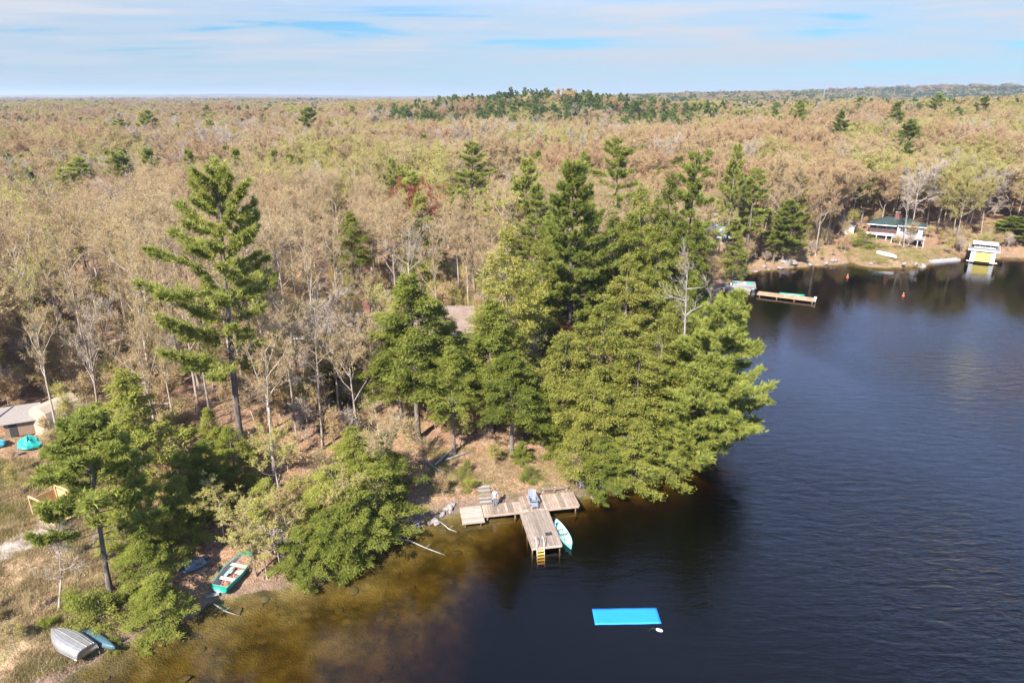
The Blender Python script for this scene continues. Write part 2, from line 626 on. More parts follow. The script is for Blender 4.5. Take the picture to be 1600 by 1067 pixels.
def ground_mat():
    m, t, b = mat('forest_floor')
    geo = t.new('ShaderNodeNewGeometry')
    P = geo.outputs['Position']
    sep = t.new('ShaderNodeSeparateXYZ')
    t.link(P, sep.inputs[0])
    a = t.new('ShaderNodeAttribute', attribute_name='cover')
    ch = t.new('ShaderNodeSeparateColor')
    t.link(a.outputs['Color'], ch.inputs[0])
    grass, path, bank = ch.outputs
    fine = t.noise(P, 7.0, 4, 0.7)
    mid = t.noise(P, 1.1, 4, 0.62)
    big = t.noise(P, 0.22, 3, 0.6)
    leaf = t.new('ShaderNodeTexVoronoi', feature='F1', i_Scale=6.5)
    t.link(P, leaf.inputs['Vector'])
    lc = t.new('ShaderNodeSeparateColor')
    t.link(leaf.outputs['Color'], lc.inputs[0])
    litter = t.ramp(t.math('ADD', t.math('MULTIPLY', lc.outputs[0], 0.45), t.math('MULTIPLY', mid, 0.55)),
                    [(0.20, (.13, .085, .055)), (0.42, (.215, .125, .074)), (0.60, (.30, .18, .108)), (0.80, (.37, .255, .17))])
    moss = t.ramp(fine, [(0.3, (.10, .095, .035)), (0.7, (.24, .215, .085))])
    col = t.mix(t.ramp(big, [(0.52, 0.0), (0.66, 0.55)]), litter, moss)
    gr = t.ramp(t.math('ADD', t.math('MULTIPLY', fine, 0.5), t.math('MULTIPLY', mid, 0.5)),
                [(0.30, (.085, .085, .032)), (0.44, (.20, .165, .075)), (0.54, (.34, .235, .13)), (0.70, (.42, .31, .205))])
    gsel = t.math('MULTIPLY', grass, t.ramp(t.noise(P, 0.5, 4, 0.65), [(0.38, 0.15), (0.62, 1.0)]))
    col = t.mix(gsel, col, gr)
    dirt = t.ramp(t.math('ADD', t.math('MULTIPLY', fine, 0.5), t.math('MULTIPLY', mid, 0.5)), [(0.35, (.24, .195, .155)), (0.65, (.41, .35, .295))])
    col = t.mix(t.math('MULTIPLY', path, t.ramp(mid, [(0.25, 0.5), (0.5, 1.0)])), col, dirt)
    bk = t.ramp(fine, [(0.3, (.05, .038, .028)), (0.6, (.16, .12, .09)), (0.8, (.32, .27, .225))])  # bank soil, with the shade of its undercut put into the colour
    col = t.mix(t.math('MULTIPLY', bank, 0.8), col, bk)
    # under water: sand, silt and dark stones with algae
    stone = t.new('ShaderNodeTexVoronoi', feature='F1', i_Scale=0.75)
    t.link(t.mapping(P, scale=(1, 1.4, 1)), stone.inputs['Vector'])
    bed = t.ramp(t.math('ADD', t.math('MULTIPLY', mid, 0.3), t.math('MULTIPLY', t.noise(P, 0.38, 4, 0.6), 0.7)),
                 [(0.36, (.055, .044, .019)), (0.50, (.115, .090, .038)), (0.68, (.22, .172, .078))])
    bed = t.mix(t.ramp(stone.outputs['Distance'], [(0.20, 0.75), (0.42, 0.0)]), bed, (.16, .12, .06))
    under = t.ramp(sep.outputs[2], [(0.0, 1.0), (0.02, 0.0)])
    uw = t.math('LESS_THAN', sep.outputs[2], 0.01)
    col = t.mix(uw, col, bed)
    t.link(col, b.inputs['Base Color'])
    b.inputs['Roughness'].default_value = 0.95
    b.inputs['Specular IOR Level'].default_value = 0.1
    bp = t.new('ShaderNodeBump', i_Strength=0.9, i_Distance=0.12)
    t.link(t.math('ADD', fine, t.math('MULTIPLY', leaf.outputs['Distance'], 0.6)), bp.inputs['Height'])
    t.link(bp.outputs[0], b.inputs['Normal'])
    return m


CLEAR = [(-30.6, 37.5), (-28.4, 43.0), (-29.0, 48), (-33, 54), (-37, 58), (-43, 60), (-62, 60), (-80, 40), (-50, 24), (-40, 32)]


def in_poly(poly, x, y):
    x = np.asarray(x, float)
    y = np.asarray(y, float)
    ins = np.zeros(x.shape, bool)
    n = len(poly)
    for i in range(n):
        ax, ay = poly[i]
        bx, by = poly[(i + 1) % n]
        if ay != by:
            ins ^= ((ay > y) != (by > y)) & (x < (bx - ax) * (y - ay) / (by - ay) + ax)
    return ins


def seg_dist(x, y, pts):
    d = np.full(np.shape(x), 1e9)
    for (ax, ay), (bx, by) in zip(pts[:-1], pts[1:]):
        ex, ey = bx - ax, by - ay
        t = np.clip(((x - ax) * ex + (y - ay) * ey) / (ex * ex + ey * ey), 0, 1)
        d = np.minimum(d, np.hypot(x - ax - t * ex, y - ay - t * ey))
    return d


def build_ground():
    fine = np.linspace(-52, 52, 460)
    lo = np.linspace(-180, -54, 50)
    az = np.radians(np.concatenate([lo, fine, -lo[::-1][:-1]]))
    r = [0.02, 4.0]
    while r[-1] < 28:
        r.append(r[-1] * 1.12)
    while r[-1] < 180:
        r.append(r[-1] * 1.0075)
    while r[-1] < 13000:
        r.append(r[-1] * 1.035)
    r = np.array(r)
    Rr, A = np.meshgrid(r, az, indexing='ij')
    x = (Rr * np.sin(A)).ravel()
    y = (Rr * np.cos(A)).ravel()
    z = height(x, y)
    nr, na = Rr.shape
    i, j = np.meshgrid(np.arange(nr - 1), np.arange(na), indexing='ij')
    j2 = (j + 1) % na
    F = np.stack([i * na + j, i * na + j2, (i + 1) * na + j2, (i + 1) * na + j], -1).reshape(-1, 4)
    # the hub under the camera
    V = np.stack([x, y, z], 1)
    m = np_mesh('ground', V, F[:, ::-1], smooth_=True)
    # ground cover by place: dry grass of the clearing, worn track, eroded bank darkened for its undercut shade
    d = shore_dist(x, y)
    g = in_poly(CLEAR, x + 1.2 * vnoise(x, y, 3, 21), y + 1.2 * vnoise(x, y, 3, 22)).astype(float)
    g = np.maximum(g, smooth(gauss(x, y, 96, 160, 11, 5.5), 0.3, 0.7))
    g = np.maximum(g, 0.7 * smooth(gauss(x, y, 66, 160, 26, 4), 0.3, 0.7))
    tr = seg_dist(x + 0.5 * vnoise(x, y, 2, 23), y + 0.5 * vnoise(x, y, 2, 24), [(-60, 38), (-44, 45.0), (-40.5, 50.0), (-41, 54)])
    p = 1 - smooth(tr, 0.7, 1.7)
    st = seg_dist(x, y, [(-2.5, 59), (-2.9, 62), (-2.2, 66), (-4, 71)])
    p = np.maximum(p, 0.12 * (1 - smooth(st, 0.4, 1.2)))
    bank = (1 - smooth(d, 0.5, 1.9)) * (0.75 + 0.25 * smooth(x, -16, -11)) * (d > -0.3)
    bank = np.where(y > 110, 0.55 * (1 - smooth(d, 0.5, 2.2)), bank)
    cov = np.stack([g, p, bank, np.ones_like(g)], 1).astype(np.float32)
    at = m.attributes.new('cover', 'FLOAT_COLOR', 'POINT')
    at.data.foreach_set('color', cov.ravel())
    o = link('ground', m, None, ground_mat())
    tag(o, 'wooded lake shore with leaf litter and the lake bed below', None, None, 'structure')
    return o


build_ground()


# ------------------------------------------------------------------ water
def build_water():
    m = bpy.data.materials.new('tea_brown_lake_water')
    m.use_nodes = True
    t = NT(m.node_tree)
    for n in list(t.n):
        if n.type != 'OUTPUT_MATERIAL':
            t.n.remove(n)
    out = [n for n in t.n if n.type == 'OUTPUT_MATERIAL'][0]
    geo = t.new('ShaderNodeNewGeometry')
    P = geo.outputs['Position']
    w1 = t.noise(t.mapping(P, scale=(0.55, 1.5, 1), rot=(0, 0, R(-8))), 0.75, 3, 0.55, 0.4)
    w2 = t.noise(t.mapping(P, scale=(0.6, 1.6, 1), rot=(0, 0, R(6))), 2.6, 3, 0.6, 0.6)
    patch = t.ramp(t.noise(t.mapping(P, scale=(1, 0.6, 1)), 0.028, 2, 0.5), [(0.36, 0.18), (0.64, 1.0)])
    sep = t.new('ShaderNodeSeparateXYZ')
    t.link(P, sep.inputs[0])
    # sheltered water close to the wooded shores is calmer
    open_ = t.ramp(t.math('DIVIDE', sep.outputs[0], 60.0), [(0.0, 0.16), (0.22, 0.38), (0.55, 1.0)])
    bay = t.ramp(t.math('DIVIDE', sep.outputs[1], 200.0), [(0.42, 1.0), (0.62, 0.14)])
    amp = t.math('MULTIPLY', t.math('MULTIPLY', patch, open_), bay)
    hgt = t.math('ADD', t.math('MULTIPLY', w1, 1.0), t.math('MULTIPLY', w2, 0.38))
    bp = t.new('ShaderNodeBump', i_Distance=0.24)
    t.link(amp, bp.inputs['Strength'])
    t.link(hgt, bp.inputs['Height'])
    fr = t.new('ShaderNodeFresnel')
    # the same index seen from below, so that no light is trapped under the unrefracted surface
    ior = t.math('POWER', 1.46, t.math('SUBTRACT', 1.0, t.math('MULTIPLY', geo.outputs['Backfacing'], 2.0)))
    t.link(ior, fr.inputs['IOR'])
    t.link(bp.outputs[0], fr.inputs['Normal'])
    gl = t.new('ShaderNodeBsdfGlossy')
    gl.inputs['Roughness'].default_value = 0.06
    t.link(bp.outputs[0], gl.inputs['Normal'])
    tr = t.new('ShaderNodeBsdfTransparent')
    mx = t.new('ShaderNodeMixShader')
    t.link(fr.outputs[0], mx.inputs[0])
    t.link(tr.outputs[0], mx.inputs[1])
    t.link(gl.outputs[0], mx.inputs[2])
    t.link(mx.outputs[0], out.inputs[0])
    va = t.new('ShaderNodeVolumeAbsorption')
    va.inputs['Color'].default_value = (0.65, 0.55, 0.11, 1)
    va.inputs['Density'].default_value = 1.5
    t.link(va.outputs[0], out.inputs['Volume'])
    b = MB()
    b.box((0, 5000, -6.0), (21000, 15800, 12.0))
    o = b.build('lake_water', m)
    tag(o, 'dark rippled lake, golden brown over the shallows', None, None, 'structure')


build_water()


# ------------------------------------------------------------------ tree generators (arrays: vertices, triangles)
class Geo:
    def __init__(self):
        self.V = []
        self.F = []
        self.n = 0

    def add(self, V, F):
        self.V.append(np.asarray(V, np.float32).reshape(-1, 3))
        self.F.append(np.asarray(F, np.int32).reshape(-1, 3) + self.n)
        self.n += len(self.V[-1])

    def tube(self, pts, rad, n):
        pts = np.asarray(pts, float)
        k = len(pts)
        d = np.gradient(pts, axis=0)
        d /= np.linalg.norm(d, axis=1)[:, None] + 1e-9
        ref = np.where(np.abs(d[:, :1]) < 0.8, [[1., 0, 0]], [[0, 1., 0]])
        ref = np.tile(ref[:1], (k, 1)) if k else ref
        s = np.cross(d, ref)
        s /= np.linalg.norm(s, axis=1)[:, None] + 1e-9
        u = np.cross(d, s)
        a = np.arange(n) * 2 * math.pi / n
        ring = pts[:, None] + (s[:, None] * np.cos(a)[None, :, None] + u[:, None] * np.sin(a)[None, :, None]) * np.asarray(rad)[:, None, None]
        i, j = np.meshgrid(np.arange(k - 1), np.arange(n), indexing='ij')
        j2 = (j + 1) % n
        q = [i * n + j, i * n + j2, (i + 1) * n + j2, (i + 1) * n + j]
        F = np.concatenate([np.stack([q[0], q[1], q[2]], -1).reshape(-1, 3), np.stack([q[0], q[2], q[3]], -1).reshape(-1, 3)])
        self.add(ring.reshape(-1, 3), F)

    def tris(self, P, D, L, W, N):
        """one slim triangle per row: root at P, tip along D at length L, root width W, width axis D x N"""
        s = np.cross(D, N)
        s /= np.linalg.norm(s, axis=1)[:, None] + 1e-9
        a = P - s * W[:, None] / 2
        b = P + s * W[:, None] / 2
        c = P + D * L[:, None]
        V = np.stack([a, b, c], 1).reshape(-1, 3)
        self.add(V, np.arange(len(V)).reshape(-1, 3))

    def leaves(self, P, D, L, W, N):
        """one pointed leaf or spray (two triangles, kite) per row"""
        s = np.cross(D, N)
        s /= np.linalg.norm(s, axis=1)[:, None] + 1e-9
        mid = P + D * (L * 0.45)[:, None]
        V = np.stack([P, mid + s * W[:, None] / 2, P + D * L[:, None], mid - s * W[:, None] / 2], 1).reshape(-1, 3)
        k = np.arange(len(P))[:, None] * 4
        F = np.concatenate([k + [0, 1, 2], k + [0, 2, 3]])
        self.add(V, F)

    def arrays(self):
        return np.concatenate(self.V), np.concatenate(self.F)


def unit(v):
    return v / (np.linalg.norm(v, axis=-1, keepdims=True) + 1e-9)


def trunk_line(rng, H, lean, wob, k=9):
    z = np.linspace(0, 1, k)
    x = lean[0] * z ** 1.3 + wob * np.cumsum(rng.normal(0, 1, k)) * 0.3 * z
    y = lean[1] * z ** 1.3 + wob * np.cumsum(rng.normal(0, 1, k)) * 0.3 * z
    return np.stack([x, y, z * H], 1)


def on_line(T, H, z):
    t = np.clip(z / H, 0, 1) * (len(T) - 1)
    i = np.clip(t.astype(int), 0, len(T) - 2)
    f = (t - i)[:, None]
    return T[i] * (1 - f) + T[i + 1] * f


def gen_pine(seed, H, Rc, base=0.3, gap=0.85, dens=1.0, needle=0.40, lean=(0, 0), bare_side=0.0, wild=0.3, top_up=0.75):
    """white pine: whorls of long limbs that carry upturned plumes of needles"""
    rng = np.random.default_rng(seed)
    wood_, leaf = Geo(), Geo()
    T = trunk_line(rng, H, lean, 0.12)
    tr = 0.0135 * H
    rad = tr * (1 - np.linspace(0, 1, len(T)) ** 1.1 * 0.93)
    rad[0] *= 1.35
    wood_.tube(T, rad, 8)
    # dead stubs below the crown
    for _ in range(int(10 * dens)):
        z = H * rng.uniform(base * 0.45, base * 1.15)
        a = rng.uniform(0, 2 * math.pi)
        L = Rc * rng.uniform(0.12, 0.45)
        p = on_line(T, H, np.array([z]))[0]
        d = np.array([math.cos(a), math.sin(a), rng.uniform(-0.2, 0.25)])
        wood_.tube([p, p + d * L * 0.5, p + d * L + [0, 0, -0.05 * L]], [0.035, 0.025, 0.008], 3)
    z = H * base
    Ps, Ds = [], []
    while z < H * 0.985:
        f = min(1.0, max(0.0, (z / H - base) / (1 - base)))         # 0 at the crown's foot, 1 at the top
        prof = max(0.0, 1 - f) ** 0.72 * (0.62 + 0.38 * min(1, f / 0.22)) + 0.035
        nb = rng.integers(4, 7)
        a0 = rng.uniform(0, 2 * math.pi)
        for b in range(nb):
            a = a0 + b * 2 * math.pi / nb + rng.normal(0, 0.25)
            L = Rc * prof * rng.uniform(1 - wild * 1.5, 1 + wild * 0.5)
            if rng.random() < 0.12 + 0.2 * wild:
                continue
            if rng.random() < 0.5 * wild:
                L *= rng.uniform(0.45, 1.25)
            if L < 0.25:
                L = 0.25
            el = -0.06 + top_up * f ** 1.5 + rng.normal(0, 0.13)
            p0 = on_line(T, H, np.array([min(z + rng.normal(0, 0.12 * gap), H * 0.985)]))[0]
            hd = np.array([math.cos(a), math.sin(a), 0])
            n = 6
            t = np.linspace(0, 1, n)
            zz = L * (el * t + (0.10 + 0.16 * (1 - f)) * t ** 2.2)
            pts = p0 + hd * (L * t * math.cos(min(el, 1.0)))[:, None] + np.array([0, 0, 1.0]) * zz[:, None]
            br = max(0.018, 0.011 * L)
            wood_.tube(pts, br * (1 - 0.85 * t), 4)
            # branchlets towards the tip, each a small plume
            nl = max(3, int(L * 4.6 * dens + 2))
            tt = 0.24 + 0.76 * rng.random(nl) ** 0.75
            i = np.clip((tt * (n - 1)).astype(int), 0, n - 2)
            fr = (tt * (n - 1) - i)[:, None]
            q = pts[i] * (1 - fr) + pts[i + 1] * fr
            side = rng.choice([-1.0, 1.0], nl)
            sd = np.array([-math.sin(a), math.cos(a), 0])
            dirs = unit(hd * rng.uniform(0.45, 1.0, nl)[:, None] + sd * (side * rng.uniform(0.2, 1.0, nl))[:, None] + np.array([0, 0, 1.0]) * rng.uniform(-0.12, 0.80, nl)[:, None])
            bl = np.clip(0.27 * L * (1.15 - tt * 0.7), 0.35, 2.3) * rng.uniform(0.45, 1.3, nl)
            ns = 7
            u = rng.uniform(0.15, 1.0, (nl, ns))
            pp = q[:, None] + dirs[:, None] * (bl[:, None] * u)[..., None]
            pp[..., 2] += 0.10 * u * bl[:, None] + rng.normal(0, 0.08, (nl, ns))
            Ps.append(pp.reshape(-1, 3))
            Ds.append(np.repeat(dirs, ns, 0))
        z += gap * rng.uniform(0.75 - 0.6 * wild, 1.25 + 0.9 * wild) * (1 - 0.45 * f)
    P = np.concatenate(Ps)
    D = np.concatenate(Ds)
    k = 5
    n = len(P)
    Dk = unit(np.repeat(D, k, 0) * 0.9 + np.array([0, 0, 0.35]) + rng.normal(0, 0.60, (n * k, 3)))
    Pk = np.repeat(P, k, 0)
    L = needle * rng.uniform(0.7, 1.25, n * k)
    leaf.tris(Pk, Dk, L, 0.20 * L, unit(rng.normal(0, 0.75, (n * k, 3)) + [0, 0, 0.8]))
    return wood_.arrays(), leaf.arrays()


def gen_hemlock(seed, H, Rc, base=0.15, dens=1.0, size=0.24, droop=0.25, pw=0.85, lean=(0, 0), lump=0.48, up=0.25):
    """hemlock or white cedar: many layered limbs with drooping flat sprays"""
    rng = np.random.default_rng(seed)
    wood_, leaf = Geo(), Geo()
    T = trunk_line(rng, H, lean, 0.10)
    rad = 0.013 * H * (1 - np.linspace(0, 1, len(T)) * 0.95)
    rad[0] *= 1.3
    wood_.tube(T, rad, 7)
    nb = int(H * 8.5 * dens)
    zf = np.sort(rng.random(nb)) ** 0.9
    ph = rng.uniform(0, 6.28, 4)
    Ps, Ds, Ss = [], [], []
    for f in zf:
        z = H * (base + (1 - base) * f * 0.985)
        a = rng.uniform(0, 2 * math.pi)
        lumps = 1 + lump * (math.sin(a * 2 + ph[0] + f * 9) * 0.5 + math.sin(a * 3 + ph[1] - f * 14) * 0.5) + rng.normal(0, 0.13)
        L = max(0.3, Rc * ((1 - f) ** pw * (0.7 + 0.3 * min(1, f / 0.2)) + 0.04) * lumps)
        el = up * (0.3 + f) + rng.normal(0, 0.12)
        p0 = on_line(T, H, np.array([z]))[0]
        hd = np.array([math.cos(a), math.sin(a), 0])
        n = 5
        t = np.linspace(0, 1, n)
        pts = p0 + hd * (L * t)[:, None] + np.array([0, 0, 1.0]) * (L * (el * t - droop * t ** 2.4))[:, None]
        wood_.tube(pts, max(0.012, 0.009 * L) * (1 - 0.85 * t), 3)
        nl = max(4, int(L * 6.5 * dens + 3))
        tt = 0.22 + 0.78 * rng.random(nl) ** 0.7
        i = np.clip((tt * (n - 1)).astype(int), 0, n - 2)
        fr = (tt * (n - 1) - i)[:, None]
        q = pts[i] * (1 - fr) + pts[i + 1] * fr
        sd = np.array([-math.sin(a), math.cos(a), 0])
        w = rng.normal(0, 0.17, nl) * L * (1.1 - 0.75 * tt)
        q = q + sd * w[:, None] + hd * (np.abs(w) * 0.3)[:, None]
        q[:, 2] += rng.normal(0, 0.09, nl) - 0.25 * np.abs(w)
        dirs = unit(hd * 0.8 + sd * np.sign(w)[:, None] * rng.uniform(0, 0.7, nl)[:, None] + np.array([0, 0, -1.0]) * rng.uniform(-0.25, 0.45, nl)[:, None])
        Ps.append(q)
        Ds.append(dirs)
    P = np.concatenate(Ps)
    D = np.concatenate(Ds)
    k = 16
    n = len(P)
    Pk = np.repeat(P, k, 0) + rng.normal(0, 0.16, (n * k, 3)) * [1, 1, 0.7]
    Dk = unit(np.repeat(D, k, 0) + rng.normal(0, 0.45, (n * k, 3)))
    N = unit(np.array([0, 0, 1.0]) + rng.normal(0, 0.45, (n * k, 3)))
    L = size * rng.uniform(0.6, 1.3, n * k)
    leaf.leaves(Pk, Dk, L, 0.30 * L, N)
    return wood_.arrays(), leaf.arrays()


def gen_bare(seed, H, Rc, split=0.42, limbs=6, bud=0.13, nbud=5, dens=1.0, lean=(0, 0), trunk_r=None, ascend=0.62, twig_w=0.022):
    """leafless broadleaf tree in early spring: trunk, limbs, branches, fine twigs and opening buds"""
    rng = np.random.default_rng(seed)
    wood_, twig, buds = Geo(), Geo(), Geo()
    T = trunk_line(rng, H * 0.93, lean, 0.22, 10)
    tr = trunk_r or 0.0085 * H + 0.02
    rad = tr * (1 - np.linspace(0, 1, len(T)) ** 1.15 * 0.93)
    rad[0] *= 1.3
    wood_.tube(T, rad, 7)

    def grow(p, d, L, r, level, sides, up):
        n = 5 if level == 1 else 4
        pts = [np.array(p)]
        dd = np.array(d)
        for i in range(n):
            dd = unit(dd + rng.normal(0, 0.13 if level == 1 else 0.2, 3) + np.array([0, 0, up]))
            pts.append(pts[-1] + dd * L / n)
        pts = np.array(pts)
        t = np.linspace(0, 1, n + 1)
        wood_.tube(pts, r * (1 - 0.8 * t), sides)
        return pts

    def side_dir(d, ang):
        x = unit(np.cross(d, rng.normal(0, 1, 3)))
        return unit(d * math.cos(ang) + x * math.sin(ang))

    TP, TD = [], []
    starts = []
    nl = limbs
    for i in range(nl):
        f = split + (0.9 - split) * (i + rng.uniform(0, 0.8)) / nl
        p = on_line(T, H * 0.93, np.array([H * 0.93 * f]))[0]
        a = i * 2.4 + rng.normal(0, 0.4)
        s = ascend + rng.normal(0, 0.12)
        d = unit(np.array([math.cos(a), math.sin(a), 0]) * math.cos(s) + np.array([0, 0, math.sin(s)]))
        L = min(Rc / max(0.35, math.cos(s)) * rng.uniform(0.8, 1.15), (H * 1.02 - p[2]) / max(0.3, math.sin(s)) + 0.5)
        starts.append((p, d, max(1.2, L), tr * 0.5 * (1.15 - 0.6 * f)))
    for f in np.linspace(0.6, 1.0, 6):
        p = on_line(T, H * 0.93, np.array([H * 0.93 * f]))[0]
        a = rng.uniform(0, 6.28)
        starts.append((p, unit(np.array([math.cos(a) * 0.7, math.sin(a) * 0.7, 1.0])), Rc * rng.uniform(0.35, 0.6), tr * 0.25))
    for (p, d, L, r) in starts:
        l1 = grow(p, d, L, r, 1, 5, 0.10)
        n2 = max(4, int(L * 1.5 * dens))
        for k in range(n2):
            t = rng.uniform(0.28, 1.0)
            i = min(int(t * 5), 4)
            q = l1[i] + (l1[i + 1] - l1[i]) * (t * 5 - i)
            d2 = side_dir(unit(l1[i + 1] - l1[i]), rng.uniform(0.5, 1.1))
            L2 = L * rng.uniform(0.22, 0.42) * (1.15 - 0.4 * t)
            l2 = grow(q, d2, L2, r * 0.35 * (1.2 - 0.6 * t), 2, 3, 0.12)
            n3 = max(3, int(L2 * 4.2 * dens))
            for j in range(n3):
                t3 = rng.uniform(0.2, 1.0)
                i3 = min(int(t3 * 4), 3)
                q3 = l2[i3] + (l2[i3 + 1] - l2[i3]) * (t3 * 4 - i3)
                d3 = unit(side_dir(unit(l2[i3 + 1] - l2[i3]), rng.uniform(0.4, 1.0)) + [0, 0, 0.25])
                L3 = rng.uniform(0.55, 1.15)
                m = 7
                tw = rng.uniform(0.0, 1.0, m)
                TP.append(np.concatenate([[q3], q3 + d3 * (L3 * tw)[:, None]]))
                TD.append(np.concatenate([[d3 * L3], (unit(d3 + rng.normal(0, 0.55, (m, 3)) + [0, 0, 0.15]) * (L3 * rng.uniform(0.35, 0.75, m))[:, None])]))
    P = np.concatenate(TP)
    D = np.concatenate(TD)
    Ln = np.linalg.norm(D, axis=1)
    twig.tris(P, unit(D), Ln, twig_w * (0.6 + 0.6 * Ln), rng.normal(0, 1, (len(P), 3)))
    if nbud:
        k = nbud
        u = rng.uniform(0.25, 1.05, (len(P), k))
        B = (P[:, None] + D[:, None] * u[..., None]).reshape(-1, 3) + rng.normal(0, 0.03, (len(P) * k, 3))
        L = bud * rng.uniform(0.6, 1.4, len(B))
        buds.tris(B, unit(rng.normal(0, 1, B.shape) + [0, 0, 0.3]), L, 0.75 * L, rng.normal(0, 1, B.shape))
        return wood_.arrays(), twig.arrays(), buds.arrays()
    return wood_.arrays(), twig.arrays(), None


def join_arrays(parts):
    V, F, mi, n = [], [], [], 0
    for k, p in enumerate(parts):
        if p is None:
            continue
        V.append(p[0])
        F.append(p[1] + n)
        mi.append(np.full(len(p[1]), k))
        n += len(p[0])
    return np.concatenate(V), np.concatenate(F), np.concatenate(mi)


# shared tree shapes: name -> (trunk mesh, crown mesh, height, crown radius)
SHAPES = {}


def shape_conifer(key, arr, H, Rc, leaf):
    (wv, wf), (lv, lf) = arr
    a = np_mesh(key + '_trunk', wv, wf, smooth_=True)
    a.materials.append(M['pine_bark'])
    b = np_mesh(key + '_crown', lv, lf)
    b.materials.append(M[leaf])
    SHAPES[key] = (a, b, H, Rc, arr)


def shape_bare(key, arr, H, Rc, sp, barkm='grey_bark'):
    w, tw, bu = arr
    a = np_mesh(key + '_trunk', w[0], w[1], smooth_=True)
    a.materials.append(M[barkm])
    V, F, mi = join_arrays([tw, bu])
    b = np_mesh(key + '_crown', V, F, mi)
    b.materials.append(SPECIES[sp][0])
    b.materials.append(SPECIES[sp][1])
    SHAPES[key] = (a, b, H, Rc, arr)


BARE_KEYS = {s: [] for s in SPECIES}


def make_shapes():
    shape_conifer('pine_a', gen_pine(1, 20, 4.6, 0.30, dens=1.5, needle=0.46), 20, 4.6, 'pine')
    shape_conifer('pine_b', gen_pine(2, 22, 5.2, 0.38, gap=1.0, wild=0.45, dens=1.5, needle=0.46), 22, 5.2, 'pine')
    shape_conifer('pine_c', gen_pine(3, 17, 4.4, 0.18, gap=0.8, dens=1.5, needle=0.46), 17, 4.4, 'pine')
    shape_conifer('pine_d', gen_pine(4, 19, 3.4, 0.40, gap=1.05, wild=0.5, dens=1.5, needle=0.46), 19, 3.4, 'pine')
    shape_conifer('hemlock_a', gen_hemlock(5, 15, 3.4, 0.10), 15, 3.4, 'hemlock')
    shape_conifer('hemlock_b', gen_hemlock(6, 17, 3.6, 0.38, lump=0.5, droop=0.26), 17, 3.6, 'hemlock')
    shape_conifer('hemlock_c', gen_hemlock(7, 12, 3.4, 0.04, lump=0.45, pw=0.65), 12, 3.4, 'hemlock')
    shape_conifer('cedar_a', gen_hemlock(8, 15, 3.1, 0.06, dens=1.15, size=0.21, droop=0.18, pw=0.7, up=0.45), 15, 3.1, 'cedar')
    shape_conifer('cedar_b', gen_hemlock(9, 13, 3.3, 0.05, dens=1.15, size=0.22, droop=0.24, pw=0.6, lump=0.5, up=0.4), 13, 3.3, 'cedar')
    forms = [gen_bare(21, 17, 4.2, 0.42, bud=0.085, nbud=4), gen_bare(22, 16, 4.6, 0.34, limbs=7, ascend=0.75, bud=0.085, nbud=4), gen_bare(23, 18, 3.6, 0.5, limbs=6, ascend=0.85, bud=0.085, nbud=4)]
    opens = [gen_bare(31, 19, 4.0, 0.46, limbs=6, bud=0.085, nbud=4, dens=0.72, ascend=0.9, trunk_r=0.20), gen_bare(32, 18, 4.4, 0.40, limbs=6, bud=0.085, nbud=4, dens=0.72, ascend=0.8, trunk_r=0.19), gen_bare(33, 20, 3.2, 0.55, limbs=6, bud=0.08, nbud=4, dens=0.72, ascend=1.0, trunk_r=0.19)]
    for sp in ('tan', 'green', 'grey'):
        for i, f in enumerate(opens):
            shape_bare('%s_open_%s' % (sp, 'abc'[i]), f, (19, 18, 20)[i], (4.0, 4.4, 3.2)[i], sp)
    forms_leafy = [gen_bare(24, 15, 3.9, 0.36, bud=0.13, nbud=5, dens=0.95), gen_bare(25, 16, 4.2, 0.42, bud=0.125, nbud=5, dens=0.95, ascend=0.8)]
    forms_grey = [gen_bare(26, 17, 3.8, 0.4, bud=0.07, nbud=1), gen_bare(27, 15, 4.0, 0.45, bud=0.07, nbud=1, ascend=0.85)]
    for sp, fs in (('tan', forms), ('rust', forms), ('green', forms_leafy), ('grey', forms_grey), ('red', forms_leafy[:1])):
        for i, f in enumerate(fs):
            key = '%s_tree_%s' % (sp, 'abc'[i])
            hh = [(17, 4.2), (16, 4.6), (18, 3.6)][i] if sp in ('tan', 'rust') else [(16, 4), (16, 4)][i]
            shape_bare(key, f, hh[0], hh[1], sp)
            BARE_KEYS[sp].append(key)


make_shapes()
OCC = []                                  # places taken: x, y, radius


def tree(name, label, cat, key, x, y, H=None, W=None, rot=None, group=None, lean=0.0, lean_dir=0.0, z=None, occ=None):
    """one tree: an Empty at its foot with a trunk and a crown; H height and W crown width in metres"""
    a, b, h0, r0, _ = SHAPES[key]
    zz = hz(x, y) - 0.08 if z is None else z
    r = thing(name, label, cat, (x, y, zz), 0, group)
    sz = (H or h0) / h0
    sx = (W / 2 / r0) if W else sz
    r.scale = (sx, sx, sz)
    r.rotation_euler = (lean * math.cos(lean_dir), lean * math.sin(lean_dir), rot if rot is not None else random.uniform(0, 6.28))
    link('trunk', a, r)
    link('crown', b, r)
    OCC.append((x, y, occ if occ is not None else (W / 2 if W else r0) * 0.75))
    return r


def tree_px(name, label, cat, key, top, Y, W, **kw):
    """a tree whose tip stands on the line of sight top = (u, v) at distance Y; returns it"""
    x, y, zt = at_y(top[0], top[1], Y)
    while shore_dist([x], [y])[0] < 1.5:          # keep the foot on dry land
        Y += 1
        x, y, zt = at_y(top[0], top[1], Y)
    return tree(name, label, cat, key, x, y, H=max(3.0, zt - hz(x, y)), W=W, **kw)

random.seed(11)
